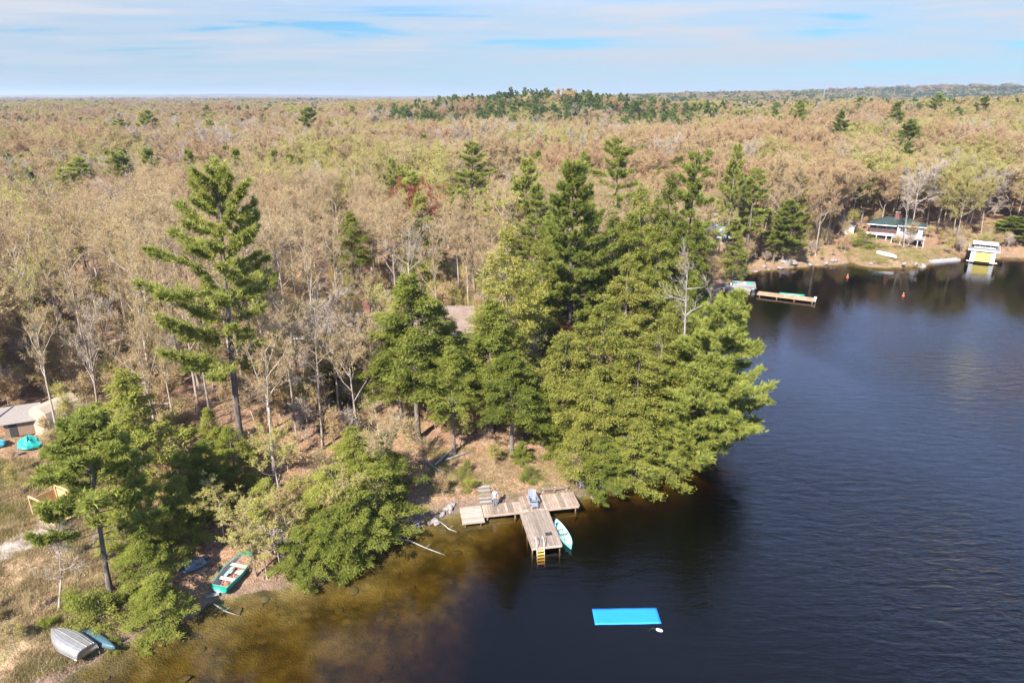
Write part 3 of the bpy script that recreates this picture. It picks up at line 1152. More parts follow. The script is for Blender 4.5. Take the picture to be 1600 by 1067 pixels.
# ------------------------------------------------------------------ the trees one can pick out
def build_named_trees():
    # tall white pine that stands over the woods on the left
    x, y = at_ground(378, 708)
    top = at_y(340, 262, y - 0.5)
    Hh = top[2] - hz(x, y)
    shape_conifer('tall_pine', gen_pine(101, Hh, 8.3, 0.33, gap=1.05, dens=2.1, needle=0.48, wild=0.42, lean=(top[0] - x, -0.5), top_up=0.95), Hh, 8.3, 'pine')
    tree('white_pine', 'tallest white pine, a bare lower trunk and wide open limbs above the leafless woods', 'pine tree', 'tall_pine', x, y, H=Hh, W=16.6, rot=0, occ=3.0)
    # pine with yellow-green plumes by the clearing
    x, y = at_ground(172, 925)
    tp = at_y(128, 652, y + 1.5)
    h = tp[2] - hz(x, y)
    shape_conifer('clearing_pine', gen_pine(102, h, 5.6, 0.40, gap=0.75, dens=2.2, needle=0.50, wild=0.3, lean=(tp[0] - x, 1.5), top_up=0.6), h, 5.6, 'pine_soft')
    tree('white_pine', 'soft yellow-green pine with a crooked bare trunk standing in the dry clearing', 'pine tree', 'clearing_pine', x, y, H=h, W=12.6, rot=0, occ=3)
    # the leaning pines on the point, hanging over the lake
    for k, (bx, by, top, sd, rc, lab) in enumerate([
            (21.0, 68.5, (1128, 468), 103, 7.2, 'pale green pine leaning from the point far out over the lake'),
            (23.0, 76.0, (1150, 455), 104, 5.0, 'upright pine behind the leaning one at the tip of the wooded point'),
            (19.8, 65.8, (1118, 560), 105, 6.2, 'low broad pine whose branches hang over the water below the leaning pine')]):
        t = at_y(top[0], top[1], by - 1)
        hh = t[2] - hz(bx, by)
        key = 'point_pine_%d' % k
        shape_conifer(key, gen_pine(sd, hh, rc, 0.10, gap=0.70, dens=1.8, needle=0.48, wild=0.35, lean=(t[0] - bx + 0.4, -1.0), top_up=0.5), hh, rc, 'pine_soft')
        tree('white_pine', lab, 'pine tree', key, bx, by, H=hh, W=rc * 2, rot=0, occ=3.5)
    # tall pine in the middle of the conifers
    t = at_y(897, 250, 88)
    hh = t[2] - hz(t[0], 88)
    shape_conifer('middle_pine', gen_pine(106, hh, 7.2, 0.22, gap=0.85, dens=1.7, needle=0.50, wild=0.35, top_up=0.7), hh, 7.2, 'pine')
    tree('white_pine', 'highest pine among the conifers of the point, a dark gap low in its crown', 'pine tree', 'middle_pine', t[0], 88, H=hh, W=14.4, occ=4)

    P = 'pine tree'
    for top, Y, W, key, lab in [
            # u,v of the tip, distance, crown width
            ((97, 262), 158, 14, 'pine_c', 'broad dark pine, the left one of a close pair beyond the tall pine'),
            ((122, 248), 166, 13, 'pine_a', 'taller pine of the close pair above the brown canopy left of the tall pine'),
            ((181, 236), 170, 13, 'pine_c', 'wide-armed pine standing alone just right of the close pair of pines'),
            ((246, 238), 190, 8, 'pine_d', 'small pointed pine over the brown canopy behind the tall pine'),
            ((14, 276), 150, 10, 'pine_b', 'pale green pine crown at the outer left edge of the woods'),
            ((737, 224), 148, 13, 'pine_b', 'flat-layered dark pine alone above pale bare crowns behind the brown cottage'),
            ((640, 266), 128, 9, 'pine_d', 'narrow pine with red maple buds on both sides of its tip'),
            ((655, 300), 120, 10, 'hemlock_a', 'bushy green conifer in front of the red budding maple'),
            ((545, 330), 112, 8, 'hemlock_b', 'shaded conifer half hidden by grey bare branches right of the tall pine'),
            ((822, 250), 122, 10, 'pine_a', 'layered pine left behind the highest pine of the point'),
            ((838, 290), 112, 9, 'pine_b', 'lower pine with drooping layers beside the highest pine of the point'),
            ((968, 214), 140, 11, 'pine_d', 'sparse pine with thin open top behind the highest pine'),
            ((1088, 236), 112, 9, 'pine_d', 'tall dark-topped pine above the green cottage roof'),
            ((1182, 262), 138, 9, 'pine_d', 'tall pine on the bank behind the far brown dock'),
            ((1236, 312), 158, 11, 'pine_c', 'full green pine on the shore right of the far brown dock'),
            ((1152, 228), 150, 8, 'pine_a', 'pine with a thin top showing between the tall shore pines'),
            ((1218, 335), 150, 6, 'pine_d', 'slim pine pressed against the full green shore pine'),
            ((1588, 338), 176, 12, 'pine_c', 'dark conifer on the shore past the yellow-doored boathouse'),
            ((1566, 352), 186, 10, 'hemlock_c', 'green conifer behind the right corner of the boathouse'),
            ((482, 168), 320, 20, 'pine_c', 'big round dark pine group crown far out on the brown plain'),
            ((512, 190), 290, 11, 'pine_a', 'small pine just in front of the big round dark pine'),
            ((545, 196), 280, 11, 'pine_b', 'pale pine right of the big round dark pine'),
            ((552, 170), 430, 11, 'pine_d', 'tiny pointed pine behind the pale pine on the plain'),
            ((190, 186), 300, 13, 'pine_d', 'dark pine far back at the left of the brown plain'),
            ((228, 172), 330, 17, 'pine_c', 'spreading pine clump far back on the left plain'),
            ((325, 188), 300, 12, 'pine_a', 'lone pine far back above the tallest pine'),
            ((322, 164), 520, 12, 'pine_d', 'slender dark pine near the left horizon'),
            ((20, 212), 240, 12, 'pine_c', 'dark pine beside a rust-red patch at the left edge'),
            ((1427, 186), 250, 15, 'pine_c', 'large dark pine on the hillside above the white cottage'),
            ((1405, 160), 330, 14, 'pine_a', 'pine standing higher behind the large hillside pine'),
            ((1468, 146), 400, 17, 'pine_b', 'round-topped pine near the right horizon'),
            ((1250, 156), 380, 15, 'pine_c', 'lone pine on the upper hillside left of the radio mast'),
            ((1316, 174), 300, 13, 'pine_a', 'pale green pine midway up the hillside'),
            ((1345, 152), 400, 13, 'pine_b', 'pine on the hill crest right of the radio mast'),
            ((1540, 152), 360, 16, 'pine_b', 'spreading pine high on the right hillside')]:
        tree_px('white_pine', lab, P, key, top, Y, W * 1.1)
        if 110 < Y < 340:
            x, y, zt = at_y(top[0], top[1], Y)
            for back, rr in ((0.30, 0.55), (0.62, 0.5)):
                k = 1 - back * (zt - hz(x, y)) * 1.6 / Y
                OCC.append((x * k, y * k, W * rr * 0.8))

    # the hemlocks and cedars round the main dock: (tip u, v), Y, crown width, shape, label
    for top, Y, W, key, lab in [
            ((676, 468), 71.0, 8.0, 'hemlock_b', 'hemlock filling the gap left of the bare patch of brown roof'),
            ((193, 574), 57.0, 9.5, 'hemlock_a', 'full pointed hemlock behind the yellow-green clearing pine'),
            ((150, 628), 60.0, 7.0, 'hemlock_c', 'dark bushy hemlock between the beige tent and the clearing pine'),
            ((322, 636), 58.5, 3.6, 'hemlock_b', 'small thin hemlock in front of the tall pine trunk'),
            ((272, 742), 50.0, 5.0, 'hemlock_c', 'hemlock with hanging dead twigs above the pale blue sledge'),
            ((545, 672), 62.0, 5.6, 'hemlock_a', 'shaded hemlock up the slope behind the bank hemlocks'),
            ((640, 428), 67.5, 11.5, 'hemlock_b', 'tall yellow-green hemlock on a bare trunk before the brown cottage'),
            ((618, 505), 69.5, 8.5, 'hemlock_b', 'hemlock on the leftmost bare trunk behind the dock path'),
            ((704, 540), 65.0, 7.0, 'hemlock_b', 'small-crowned hemlock on a slim pale trunk left of the stone steps'),
            ((790, 352), 73.0, 10.0, 'cedar_a', 'tall dense yellow-green cedar right of the brown cottage roof'),
            ((765, 465), 69.0, 9.6, 'hemlock_b', 'broad cedar rising behind the dock steps'),
            ((800, 550), 65.0, 8.6, 'hemlock_b', 'hemlock on a stout dark trunk straight behind the grey lounge chair'),
            ((850, 600), 66.5, 6.0, 'hemlock_b', 'hemlock on a slim trunk right of the stout dark trunk'),
            ((948, 464), 69.0, 11.0, 'cedar_a', 'biggest cedar mass at the water right of the dock'),
            ((885, 520), 67.0, 8.6, 'cedar_b', 'cedar between the red leafless patch and the biggest cedar'),
            ((930, 590), 64.0, 9.0, 'cedar_b', 'low cedar whose skirts reach the bank beside the grey box'),
            ((1000, 550), 66.0, 9.4, 'cedar_b', 'cedar hanging over the dark water right of the grey box'),
            ((1035, 490), 70.0, 9.0, 'cedar_a', 'cedar next to the leaning pines of the point'),
            ((1048, 640), 66.0, 5.0, 'hemlock_c', 'low conifer at the waterline beneath the cedars of the point'),
            ((870, 640), 65.5, 4.6, 'hemlock_c', 'young hemlock low behind the log rail of the dock'),
            ((815, 700), 64.0, 2.6, 'hemlock_c', 'little bright hemlock at the back of the dock near the chair'),
            ((960, 330), 100, 9.0, 'hemlock_a', 'dark hemlock behind the highest pine, on its right'),
            ((1005, 284), 100, 10.0, 'hemlock_a', 'spired dark hemlock between the highest pine and the green roof'),
            ((1048, 268), 108, 9.0, 'hemlock_a', 'slender hemlock just left of the dark-topped pine'),
            ((1030, 350), 92, 9.0, 'hemlock_b', 'hemlock filling the point below the green cottage roof'),
            ((1068, 400), 96, 9.0, 'hemlock_b', 'hemlock behind the grey dead snag'),
            ((985, 400), 84, 8.6, 'cedar_a', 'green cedar right of the highest pine trunk'),
            ((1060, 470), 80, 7.6, 'cedar_b', 'cedar at the foot of the grey dead snag'),
            ((1095, 430), 90, 7.0, 'hemlock_c', 'conifer on the lake side behind the grey snag'),
            ((1100, 396), 112, 6.5, 'hemlock_a', 'conifer in front of the green cottage, near the lake'),
            ((922, 305), 97, 9.0, 'hemlock_a', 'spired hemlock directly right of the highest pine'),
            ((985, 332), 93, 10.0, 'hemlock_b', 'broad dark hemlock amid the conifers left of the grey snag'),
            ((1030, 302), 106, 9.0, 'hemlock_a', 'pointed conifer in the back row left of the dark-topped pine'),
            ((1066, 345), 102, 9.0, 'hemlock_b', 'conifer filling the back row behind the tip of the grey snag'),
            ((872, 325), 93, 9.0, 'hemlock_a', 'hemlock close on the left flank of the highest pine'),
            ((846, 385), 87, 8.0, 'cedar_a', 'cedar filling the gap left below the highest pine'),
            ((1090, 335), 110, 8.0, 'hemlock_a', 'conifer on the lake side of the dark-topped pine'),
            ((860, 330), 96, 9.0, 'hemlock_b', 'hemlock left of the highest pine, deep in the point'),
            ((830, 420), 84, 7.0, 'cedar_a', 'cedar behind the tall cedar by the brown cottage'),
            ((1170, 360), 140, 7, 'hemlock_c', 'low conifer on the bank beside the far brown dock'),
            ((512, 520), 77.0, 8.0, 'hemlock_c', 'shaded hemlock before the long eave of the brown cottage'),
            ((705, 500), 74.5, 6.0, 'hemlock_c', 'dark hemlock in the shade under the brown cottage eave')]:
        cat = 'cedar' if key.startswith('cedar') else 'hemlock'
        x, y, zt = at_y(top[0], top[1], Y)
        if shore_dist([x], [y])[0] < 0.5:
            while shore_dist([x], [y])[0] < 0.5:
                y += 0.4
            zt = at_y(top[0], top[1], y)[2]
        tree('white_cedar' if cat == 'cedar' else 'hemlock_tree', lab, cat, key, x, y, H=max(2.5, zt - hz(x, y)), W=W)
        if Y < 63 and top[0] < 360:
            OCC.append((x + 1.0, y - 4.0, 4.0))
            OCC.append((x + 2.5, y - 7.5, 3.0))

    for u, v, H, W, key, lab in [
            (255, 980, 4.8, 5.0, 'hemlock_c', 'low bright hemlock bush hanging over the bank left of the green rowboat'),
            (238, 930, 6.2, 5.0, 'hemlock_c', 'taller bright hemlock just behind the low bush by the green rowboat'),
            (236, 868, 8.6, 5.4, 'hemlock_a', 'hemlock right of the crooked trunk of the clearing pine'),
            (298, 812, 7.2, 5.0, 'hemlock_c', 'hemlock on the slope above the faded pedal boat'),
            (332, 806, 8.0, 5.4, 'hemlock_a', 'pointed hemlock uphill of the bow of the green rowboat'),
            (372, 768, 7.0, 5.0, 'hemlock_c', 'bushy hemlock at the foot of the tall white pine trunk'),
            (205, 872, 6.5, 4.6, 'hemlock_c', 'hemlock close behind the crooked trunk of the clearing pine'),
            (426, 838, 6.0, 4.6, 'hemlock_c', 'hemlock behind the bow of the green rowboat, on its right'),
            (476, 900, 4.8, 5.0, 'hemlock_c', 'lowest hemlock bush over the water right of the green rowboat'),
            (520, 890, 5.8, 6.6, 'hemlock_c', 'broad bright hemlock with skirts in the water, next to the lowest bush'),
            (560, 862, 6.6, 7.0, 'hemlock_c', 'round bright hemlock where the bank bends towards the dock'),
            (598, 830, 7.2, 6.8, 'hemlock_c', 'hemlock with wide low boughs above the rocky bank'),
            (608, 790, 8.2, 6.4, 'hemlock_c', 'hemlock up the bank nearest the three bare trunks'),
            (520, 842, 7.2, 6.4, 'hemlock_c', 'hemlock behind the broad bright one over the water'),
            (935, 764, 6.0, 6.6, 'hemlock_c', 'low hemlock skirt on the bank just right of the grey box'),
            (985, 752, 7.0, 7.4, 'hemlock_c', 'hemlock skirt over the dark water below the biggest cedar'),
            (1040, 738, 7.0, 7.0, 'hemlock_c', 'hemlock skirt over the dark water under the leaning pines'),
            (1085, 716, 6.0, 6.4, 'hemlock_c', 'last low hemlock before the tip of the point'),
            (560, 792, 8.8, 6.0, 'hemlock_a', 'pointed hemlock at the back of the bank hemlocks')]:
        x, y = at_ground(u, v)
        tree('hemlock_tree', lab, 'hemlock', key, x, y, H=H, W=W)

    # bare and budding trees with a look of their own
    B = 'bare tree'
    shape_bare('snag', gen_bare(110, 15, 2.2, 0.25, limbs=7, dens=0.35, nbud=0, ascend=0.15, twig_w=0.02, trunk_r=0.20), 15, 2.2, 'grey', 'dead_bark')
    t = at_y(1082, 392, 74)
    tree('dead_snag', 'weathered grey dead tree with twisted limbs over the conifers of the point', 'dead tree', 'snag', t[0], 74, H=t[2] - hz(t[0], 74), W=5.5, occ=1)
    t = at_y(1409, 300, 170)
    x, y, _ = at_y(1411, 391, 171.5)
    tree('bare_tree', 'leaning grey trunk in front of the white cottage', B, 'grey_open_c', x, y, H=17.5, W=5.0, lean=0.10, lean_dir=R(170), occ=2)
    shape_bare('sapling', gen_bare(111, 7, 1.5, 0.3, limbs=5, dens=0.8, nbud=1, bud=0.08), 7, 1.5, 'grey')
    x, y = at_ground(92, 955)
    tree('bare_tree', 'thin dark leafless tree leaning over the overturned aluminium boat', B, 'sapling', x, y, H=7.5, W=3.6, lean=0.22, lean_dir=R(-100), occ=1)
    for u, v, H, W, key, lab in [
            (418, 905, 5.0, 4.6, 'green_tree_a', 'yellow-budded bush overhanging the right side of the green rowboat'),
            (455, 880, 5.5, 4.0, 'green_tree_b', 'yellow-budded bush between the green rowboat and the bank hemlocks'),
            (545, 858, 8.5, 4.5, 'green_tree_a', 'yellow-budded tree growing through the bank hemlocks'),
            (600, 800, 10, 5.0, 'tan_tree_c', 'thin tan tree growing through the hemlocks nearest the three trunks'),
            (400, 900, 7.5, 5.5, 'green_tree_a', 'yellow-budded small tree leaning over the green rowboat'),
            (352, 850, 6.0, 4.0, 'green_tree_b', 'yellow-budded thicket behind the stern of the green rowboat'),
            (440, 800, 9.0, 5.5, 'green_tree_a', 'yellow-green budding tree up the bank behind the green rowboat'),
            (822, 640, 9.0, 4.5, 'grey_tree_a', 'forked pale bare tree in the red patch amid the cedars'),
            (870, 585, 8.0, 4.0, 'red_tree_a', 'small red-budded maple beside the little wooden deck in the trees'),
            (845, 560, 8.0, 4.6, 'red_tree_a', 'rust-red budded maple above the little wooden deck in the trees'),
            (505, 700, 17, 8, 'grey_tree_b', 'white-limbed bare tree in front of the long cottage eave'),
            (560, 690, 14, 8, 'tan_tree_b', 'twiggy bare tree left of the tall yellow-green hemlock'),
            (428, 690, 12, 7, 'tan_tree_a', 'budding bare tree right of the tall pine trunk'),
            (470, 640, 13, 8, 'tan_tree_b', 'wide twiggy tree before the left end of the long cottage eave'),
            (530, 650, 12, 8, 'tan_tree_a', 'tan budding tree before the middle of the long cottage eave'),
            (545, 622, 11.5, 9, 'tan_tree_b', 'broad tan tree close before the middle of the long eave'),
            (500, 618, 11.5, 8, 'green_tree_a', 'yellow-green budding tree close before the long eave'),
            (585, 640, 12, 7, 'tan_tree_c', 'slim tan tree left of the hemlock before the brown roof'),
            (600, 610, 12, 7, 'green_tree_b', 'yellow-green budding tree hard against the brown cottage wall')]:
        x, y = at_ground(u, v)
        tree('bare_tree', lab, B, key, x, y, H=H, W=W, occ=W * 0.3)
    for u, v, Y, W, key, lab in [
            (635, 285, 124, 8, 'red_tree_a', 'red-budded maple behind the narrow pine, on its left'),
            (668, 283, 126, 8, 'red_tree_a', 'red-budded maple behind the narrow pine, on its right'),
            (28, 228, 215, 14, 'red_tree_a', 'rust-red budded maple crown at the outer left edge'),
            (632, 355, 100, 8, 'grey_tree_b', 'white-stemmed bare birch standing before the conifers in the woods')]:
        tree_px('bare_tree', lab, B, key, (u, v), Y, W)


build_named_trees()


# ------------------------------------------------------------------ buildings and docks
def roof_poly(name, pts, thick, m, parent):
    """a roof slope: a polygon with thickness"""
    b = MB()
    n = len(pts)
    lo = [(p[0], p[1], p[2] - thick) for p in pts]
    b.add(list(pts) + lo, [tuple(range(n)), tuple(range(2 * n - 1, n - 1, -1))] + [(i, n + i, n + (i + 1) % n, (i + 1) % n) for i in range(n)])
    return b.build(name, m, parent)


def window(parent, x, y, z, w, h, face=-1, mull=1, frame_m='white'):
    """window in a wall that faces -y (face -1) or along x (face 'x'): frame proud of the wall, pane inside"""
    f = MB()
    t = 0.07
    if face == -1:
        f.box((x, y - 0.02, z + h / 2), (w, 0.08, t)).box((x, y - 0.02, z - h / 2), (w, 0.08, t))
        f.box((x - w / 2, y - 0.02, z), (t, 0.08, h - t - 0.004)).box((x + w / 2, y - 0.02, z), (t, 0.08, h - t - 0.004))
        for k in range(mull):
            f.box((x - w / 2 + w * (k + 1) / (mull + 1), y - 0.02, z), (0.05, 0.07, h - t - 0.004))
        g = MB().box((x, y, z), (w - 0.08, 0.03, h - 0.08))
    else:
        s = face
        f.box((x + 0.02 * s, y, z + h / 2), (0.08, w, t)).box((x + 0.02 * s, y, z - h / 2), (0.08, w, t))
        f.box((x + 0.02 * s, y - w / 2, z), (0.08, t, h - t - 0.004)).box((x + 0.02 * s, y + w / 2, z), (0.08, t, h - t - 0.004))
        g = MB().box((x, y, z), (0.03, w - 0.08, h - 0.08))
    fo = f.build('window', M[frame_m], parent)
    g.build('pane', M['glass'], fo)
    return fo


def brown_cottage():
    base = hz(-15, 82)
    r = thing('brown_cottage', 'brown-roofed cottage with white eaves hidden in the trees behind the dock', 'cottage', (-15.5, 79.5, base), R(3))
    zE = 10.5 - base
    b = MB()
    b.box((-1.5, 4.0, (zE - 1) / 2), (19.0, 8.0, zE + 1 - 0.1))
    b.build('wall', M['interior'], r)
    # long low wing: front slope with its white fascia
    roof_poly('roof', [(-11.8, -0.9, zE), (3.4, -0.9, zE), (3.4, 4.2, zE + 0.55), (-11.8, 4.2, zE + 0.55)], 0.14, M['shingle'], r)
    roof_poly('roof', [(3.4, 9.3, zE), (-11.8, 9.3, zE), (-11.8, 4.215, zE + 0.55), (3.4, 4.215, zE + 0.55)], 0.14, M['shingle'], r)
    MB().box((-4.2, -0.94, zE - 0.06), (15.2, 0.05, 0.22)).build('fascia', M['white'], r)
    # gable wing at the right, a little higher
    z2 = zE + 0.75
    roof_poly('roof', [(3.45, -2.2, z2 + 0.15), (10.9, -2.6, z2 - 0.35), (10.9, 3.4, z2 + 1.65), (3.45, 3.4, z2 + 1.9)], 0.14, M['shingle'], r)
    roof_poly('roof', [(10.9, 9.0, z2 - 0.2), (3.45, 9.0, z2 - 0.2), (3.45, 3.415, z2 + 1.9), (10.9, 3.415, z2 + 1.65)], 0.14, M['shingle'], r)
    MB().bar((3.45, -2.24, z2 + 0.06), (10.9, -2.64, z2 - 0.44), 0.06, 0.24).build('fascia', M['white'], r)
    MB().box((7.1, 3.2, (z2 - 1.2) / 2), (6.4, 8.6, z2 + 0.6)).build('wall', M['interior'], r)
    for xx in (-8, -4.5, -1, 2):
        window(r, xx, -0.02, zE - 1.3, 1.5, 1.2)
    for xx in (5.6, 8.4):
        window(r, xx, -1.13, zE - 1.1, 1.6, 1.3)
    MB().box((-3.0, 5.5, zE + 1.6), (0.8, 0.8, 2.0)).build('chimney', M['brick'], r)
    OCC.append((-15, 83, 9))
    OCC.append((-8, 81, 7))
    OCC.append((-23, 83, 7))
    # little deck among the red maples
    x, y = at_ground(862, 556)
    d = thing('wooden_deck', 'little raised wooden deck between the cedars and red maples', 'deck', (x, y, hz(x, y)), R(12))
    for k in range(7):
        MB().box((0, -0.75 + k * 0.25, 0.9), (2.6, 0.235, 0.05)).build('plank', M['timber'], d)
    for sx in (-1.2, 1.2):
        for sy in (-0.75, 0.75):
            MB().box((sx, sy, 0.4), (0.12, 0.12, 0.94)).build('leg', M['timber'], d)
    OCC.append((x, y, 2.2))


def white_cottage():
    x0, y0 = 100.0, 177.0
    zb = hz(x0, y0) - 0.5
    r = thing('white_cottage', 'white cottage with green hip roof, brick chimney and a deck on posts', 'cottage', (x0, y0, zb), R(-31))
    fl = 1.9
    # stone and a dark box painted for the shade under the floor
    MB().box((0.4, 4.0, 0.8), (11.4, 6.6, 2.1)).build('foundation_shade', M['dark'], r)
    # white room at the right
    MB().box((3.1, 2.8, fl + 1.35), (5.8, 5.6, 2.7)).build('wall', M['offwhite'], r)
    # dark red porch wall at the left
    MB().box((-3.1, 4.4, fl + 1.2), (6.5, 5.0, 2.4)).build('wall', M['redwood_wall'], r)
    for k in range(3):
        window(r, 1.45 + k * 1.45, -0.02, fl + 1.75, 1.25, 1.1)
    window(r, 6.02, 2.2, fl + 1.75, 1.6, 1.1, face=1)
    for k in range(4):
        window(r, -5.4 + k * 1.45, 1.88, fl + 1.4, 1.1, 1.2, frame_m='redwood_wall')
    # roof: hip over both parts, ridge along x
    ex0, ex1, ey0, ey1, ze, zr = -6.9, 6.7, 0.9, 8.0, fl + 2.45, fl + 4.2
    ra, rb = (-2.6, 4.4, zr), (2.4, 4.4, zr)
    roof_poly('roof', [(ex0, ey0, ze), (-0.1, ey0, ze), (0.5, -0.7, ze + 0.42), (ex1, -0.7, ze + 0.42), rb, ra], 0.10, M['greenroof'], r)
    roof_poly('roof', [(ex1, ey1, ze), (ex0, ey1, ze), ra, rb], 0.10, M['greenroof'], r)
    roof_poly('roof', [(ex0, ey1, ze), (ex0, ey0, ze), ra], 0.10, M['greenroof'], r)
    roof_poly('roof', [(ex1, -0.7, ze + 0.42), (ex1, ey1, ze), rb], 0.10, M['greenroof'], r)
    MB().box((3.55, -0.74, ze + 0.36), (6.3, 0.06, 0.2)).box((-3.5, ey0 - 0.04, ze - 0.06), (6.8, 0.06, 0.2)).build('fascia', M['white'], r)
    ch = MB().box((-0.4, 3.4, zr + 0.15), (1.05, 0.9, 2.6)).build('chimney', M['brick'], r)
    MB().box((-0.4, 3.4, zr + 1.5), (1.2, 1.05, 0.12)).build('chimney_cap', M['concrete'], ch)
    # deck in front of the white room, on posts, with a board railing
    for k in range(10):
        MB().box((3.0, -2.72 + k * 0.27, fl - 0.06), (7.4, 0.255, 0.08)).build('plank', M['greyboard'], r)
    for xx in (-0.6, 1.4, 3.4, 5.3, 6.6):
        MB().box((xx, -2.6, (fl - 0.1) / 2 - 0.2), (0.16, 0.16, fl + 0.28)).build('deck_post', M['offwhite'], r)
    rl = MB()
    for xx in (-0.6, 1.2, 3.0, 4.8, 6.6):
        rl.box((xx, -2.82, fl + 0.45), (0.1, 0.1, 1.05))
    rl.build('railing_post', M['offwhite'], r)['kind'] = 'stuff'
    for zz in (0.22, 0.5, 0.78, 1.0):
        MB().box((3.0, -2.9, fl + zz), (7.4, 0.04, 0.2 if zz < 0.9 else 0.08)).build('railing_board', M['greyboard'], r)
        MB().box((6.76, -1.5, fl + zz), (0.04, 2.7, 0.2 if zz < 0.9 else 0.08)).build('railing_board', M['offwhite'], r)
    # low white porch front with open crawl space below, at the left
    MB().box((-3.6, 0.9, fl - 0.05), (6.4, 2.0, 0.12)).build('porch_floor', M['greyboard'], r)
    MB().box((-3.6, -0.12, fl + 0.2), (6.4, 0.1, 0.62)).build('porch_rail', M['white'], r)
    for xx in (-6.7, -4.3, -2.0, -0.5):
        MB().box((xx, -0.05, fl / 2 - 0.1), (0.18, 0.18, fl + 0.1)).build('porch_post', M['offwhite'], r)
    for xx in (-6.6, -4.5, -2.4):
        MB().box((xx, 0.98, fl + 1.2), (0.12, 0.12, 2.42)).build('roof_post', M['redwood_wall'], r)
    for dx in (-6, 0, 6):
        for dy in (0, 4, 8):
            p = Matrix.Rotation(R(-31), 3, 'Z') @ Vector((dx, dy - 3, 0))
            OCC.append((x0 + p.x, y0 + p.y, 4.2))
    # small white shed in the trees to the left
    sx, sy = 90.5, 183
    s = thing('white_shed', 'small white shed at the wood edge beside the white cottage', 'shed', (sx, sy, hz(sx, sy)), R(-25))
    MB().box((0, 0, 1.05), (2.6, 2.4, 2.3)).build('wall', M['white'], s)
    roof_poly('roof', [(-1.6, -1.5, 2.15), (1.6, -1.5, 2.15), (1.6, 1.5, 2.75), (-1.6, 1.5, 2.75)], 0.08, M['greyroof'], s)
    MB().box((0.2, -1.22, 0.95), (0.9, 0.05, 1.9)).build('door', M['offwhite'], s)
    OCC.append((sx, sy, 2.6))
    OCC.append((sx - 1, sy - 5, 3))


def boathouse():
    x0, y0 = 113.6, 162.0
    r = thing('boathouse', 'white boathouse with a yellow door and flat-roofed upper storey, standing in the lake', 'boathouse', (x0, y0, 0), R(-34))
    r.scale = (0.9, 1, 0.88)
    # side walls, front wall left and right of the door, open dark bay under it
    MB().box((-2.3, 0.0, 1.75), (1.0, 0.16, 2.9)).box((2.3, 0.0, 1.75), (1.0, 0.16, 2.9)).box((0, 0.0, 3.14), (3.58, 0.16, 0.12)).build('wall', M['white'], r)
    MB().box((-2.75, 3.9, 1.75), (0.14, 7.6, 2.9)).box((2.75, 3.9, 1.75), (0.14, 7.6, 2.9)).box((0, 7.7, 1.75), (5.6, 0.14, 2.9)).build('side_wall', M['greyboard'], r)
    d = thing_door = MB()
    for k in range(8):
        d.box((0, 0.02, 0.70 + k * 0.302), (3.56, 0.06, 0.295))
    d.build('door', M['yellow'], r)
    MB().box((0, 7.5, 0.35), (5.4, 0.1, 1.5)).box((0, 3.9, 0.02), (5.3, 7.4, 0.06)).build('bay', M['dark'], r)  # dark back panel and floor sheet painted for shade in the open bay
    for sx in (-2.75, 2.75):
        for sy in (0.1, 3.8, 7.5):
            MB().box((sx, sy, -0.9), (0.26, 0.26, 3.2)).build('pile', M['timber'], r)
    MB().box((-3.15, 0.3, 0.42), (0.7, 1.1, 0.1)).box((3.15, 0.3, 0.42), (0.7, 1.1, 0.1)).build('side_walk', M['offwhite'], r)
    # wide flat roof deck with white edge
    MB().box((0, 3.9, 3.70), (7.0, 8.5, 0.16)).build('roof', M['greyroof'], r)
    MB().box((0, -0.38, 3.62), (7.1, 0.06, 0.36)).box((-3.53, 3.9, 3.62), (0.06, 8.5, 0.36)).box((3.53, 3.9, 3.62), (0.06, 8.5, 0.36)).build('fascia', M['white'], r)
    # upper storey
    MB().box((0.1, 4.3, 4.3), (5.0, 3.4, 1.05)).build('upper_wall', M['offwhite'], r)
    for k in range(4):
        window(r, -1.7 + k * 1.2, 2.59, 4.4, 1.0, 0.6)
    MB().box((0.1, 4.0, 4.92), (5.9, 4.4, 0.14)).build('upper_roof', M['white'], r)
    OCC.append((x0 + 3, y0 + 5, 6))
    # low stone or concrete quay between the point and the boathouse
    x1, y1 = at_ground(1490, 408)
    q = thing('stone_quay', 'long low grey quay on the shore left of the boathouse', 'quay', (106, 164.2, 0.0), R(18))
    for k in range(6):
        MB().box((-3.6 + k * 1.45, 0.05 * (k % 2), 0.22), (1.42, 1.6, 0.55 + 0.04 * (k % 3)), rz=0.02 * (k % 3 - 1)).build('stone', M['concrete'], q, bevel=0.04)


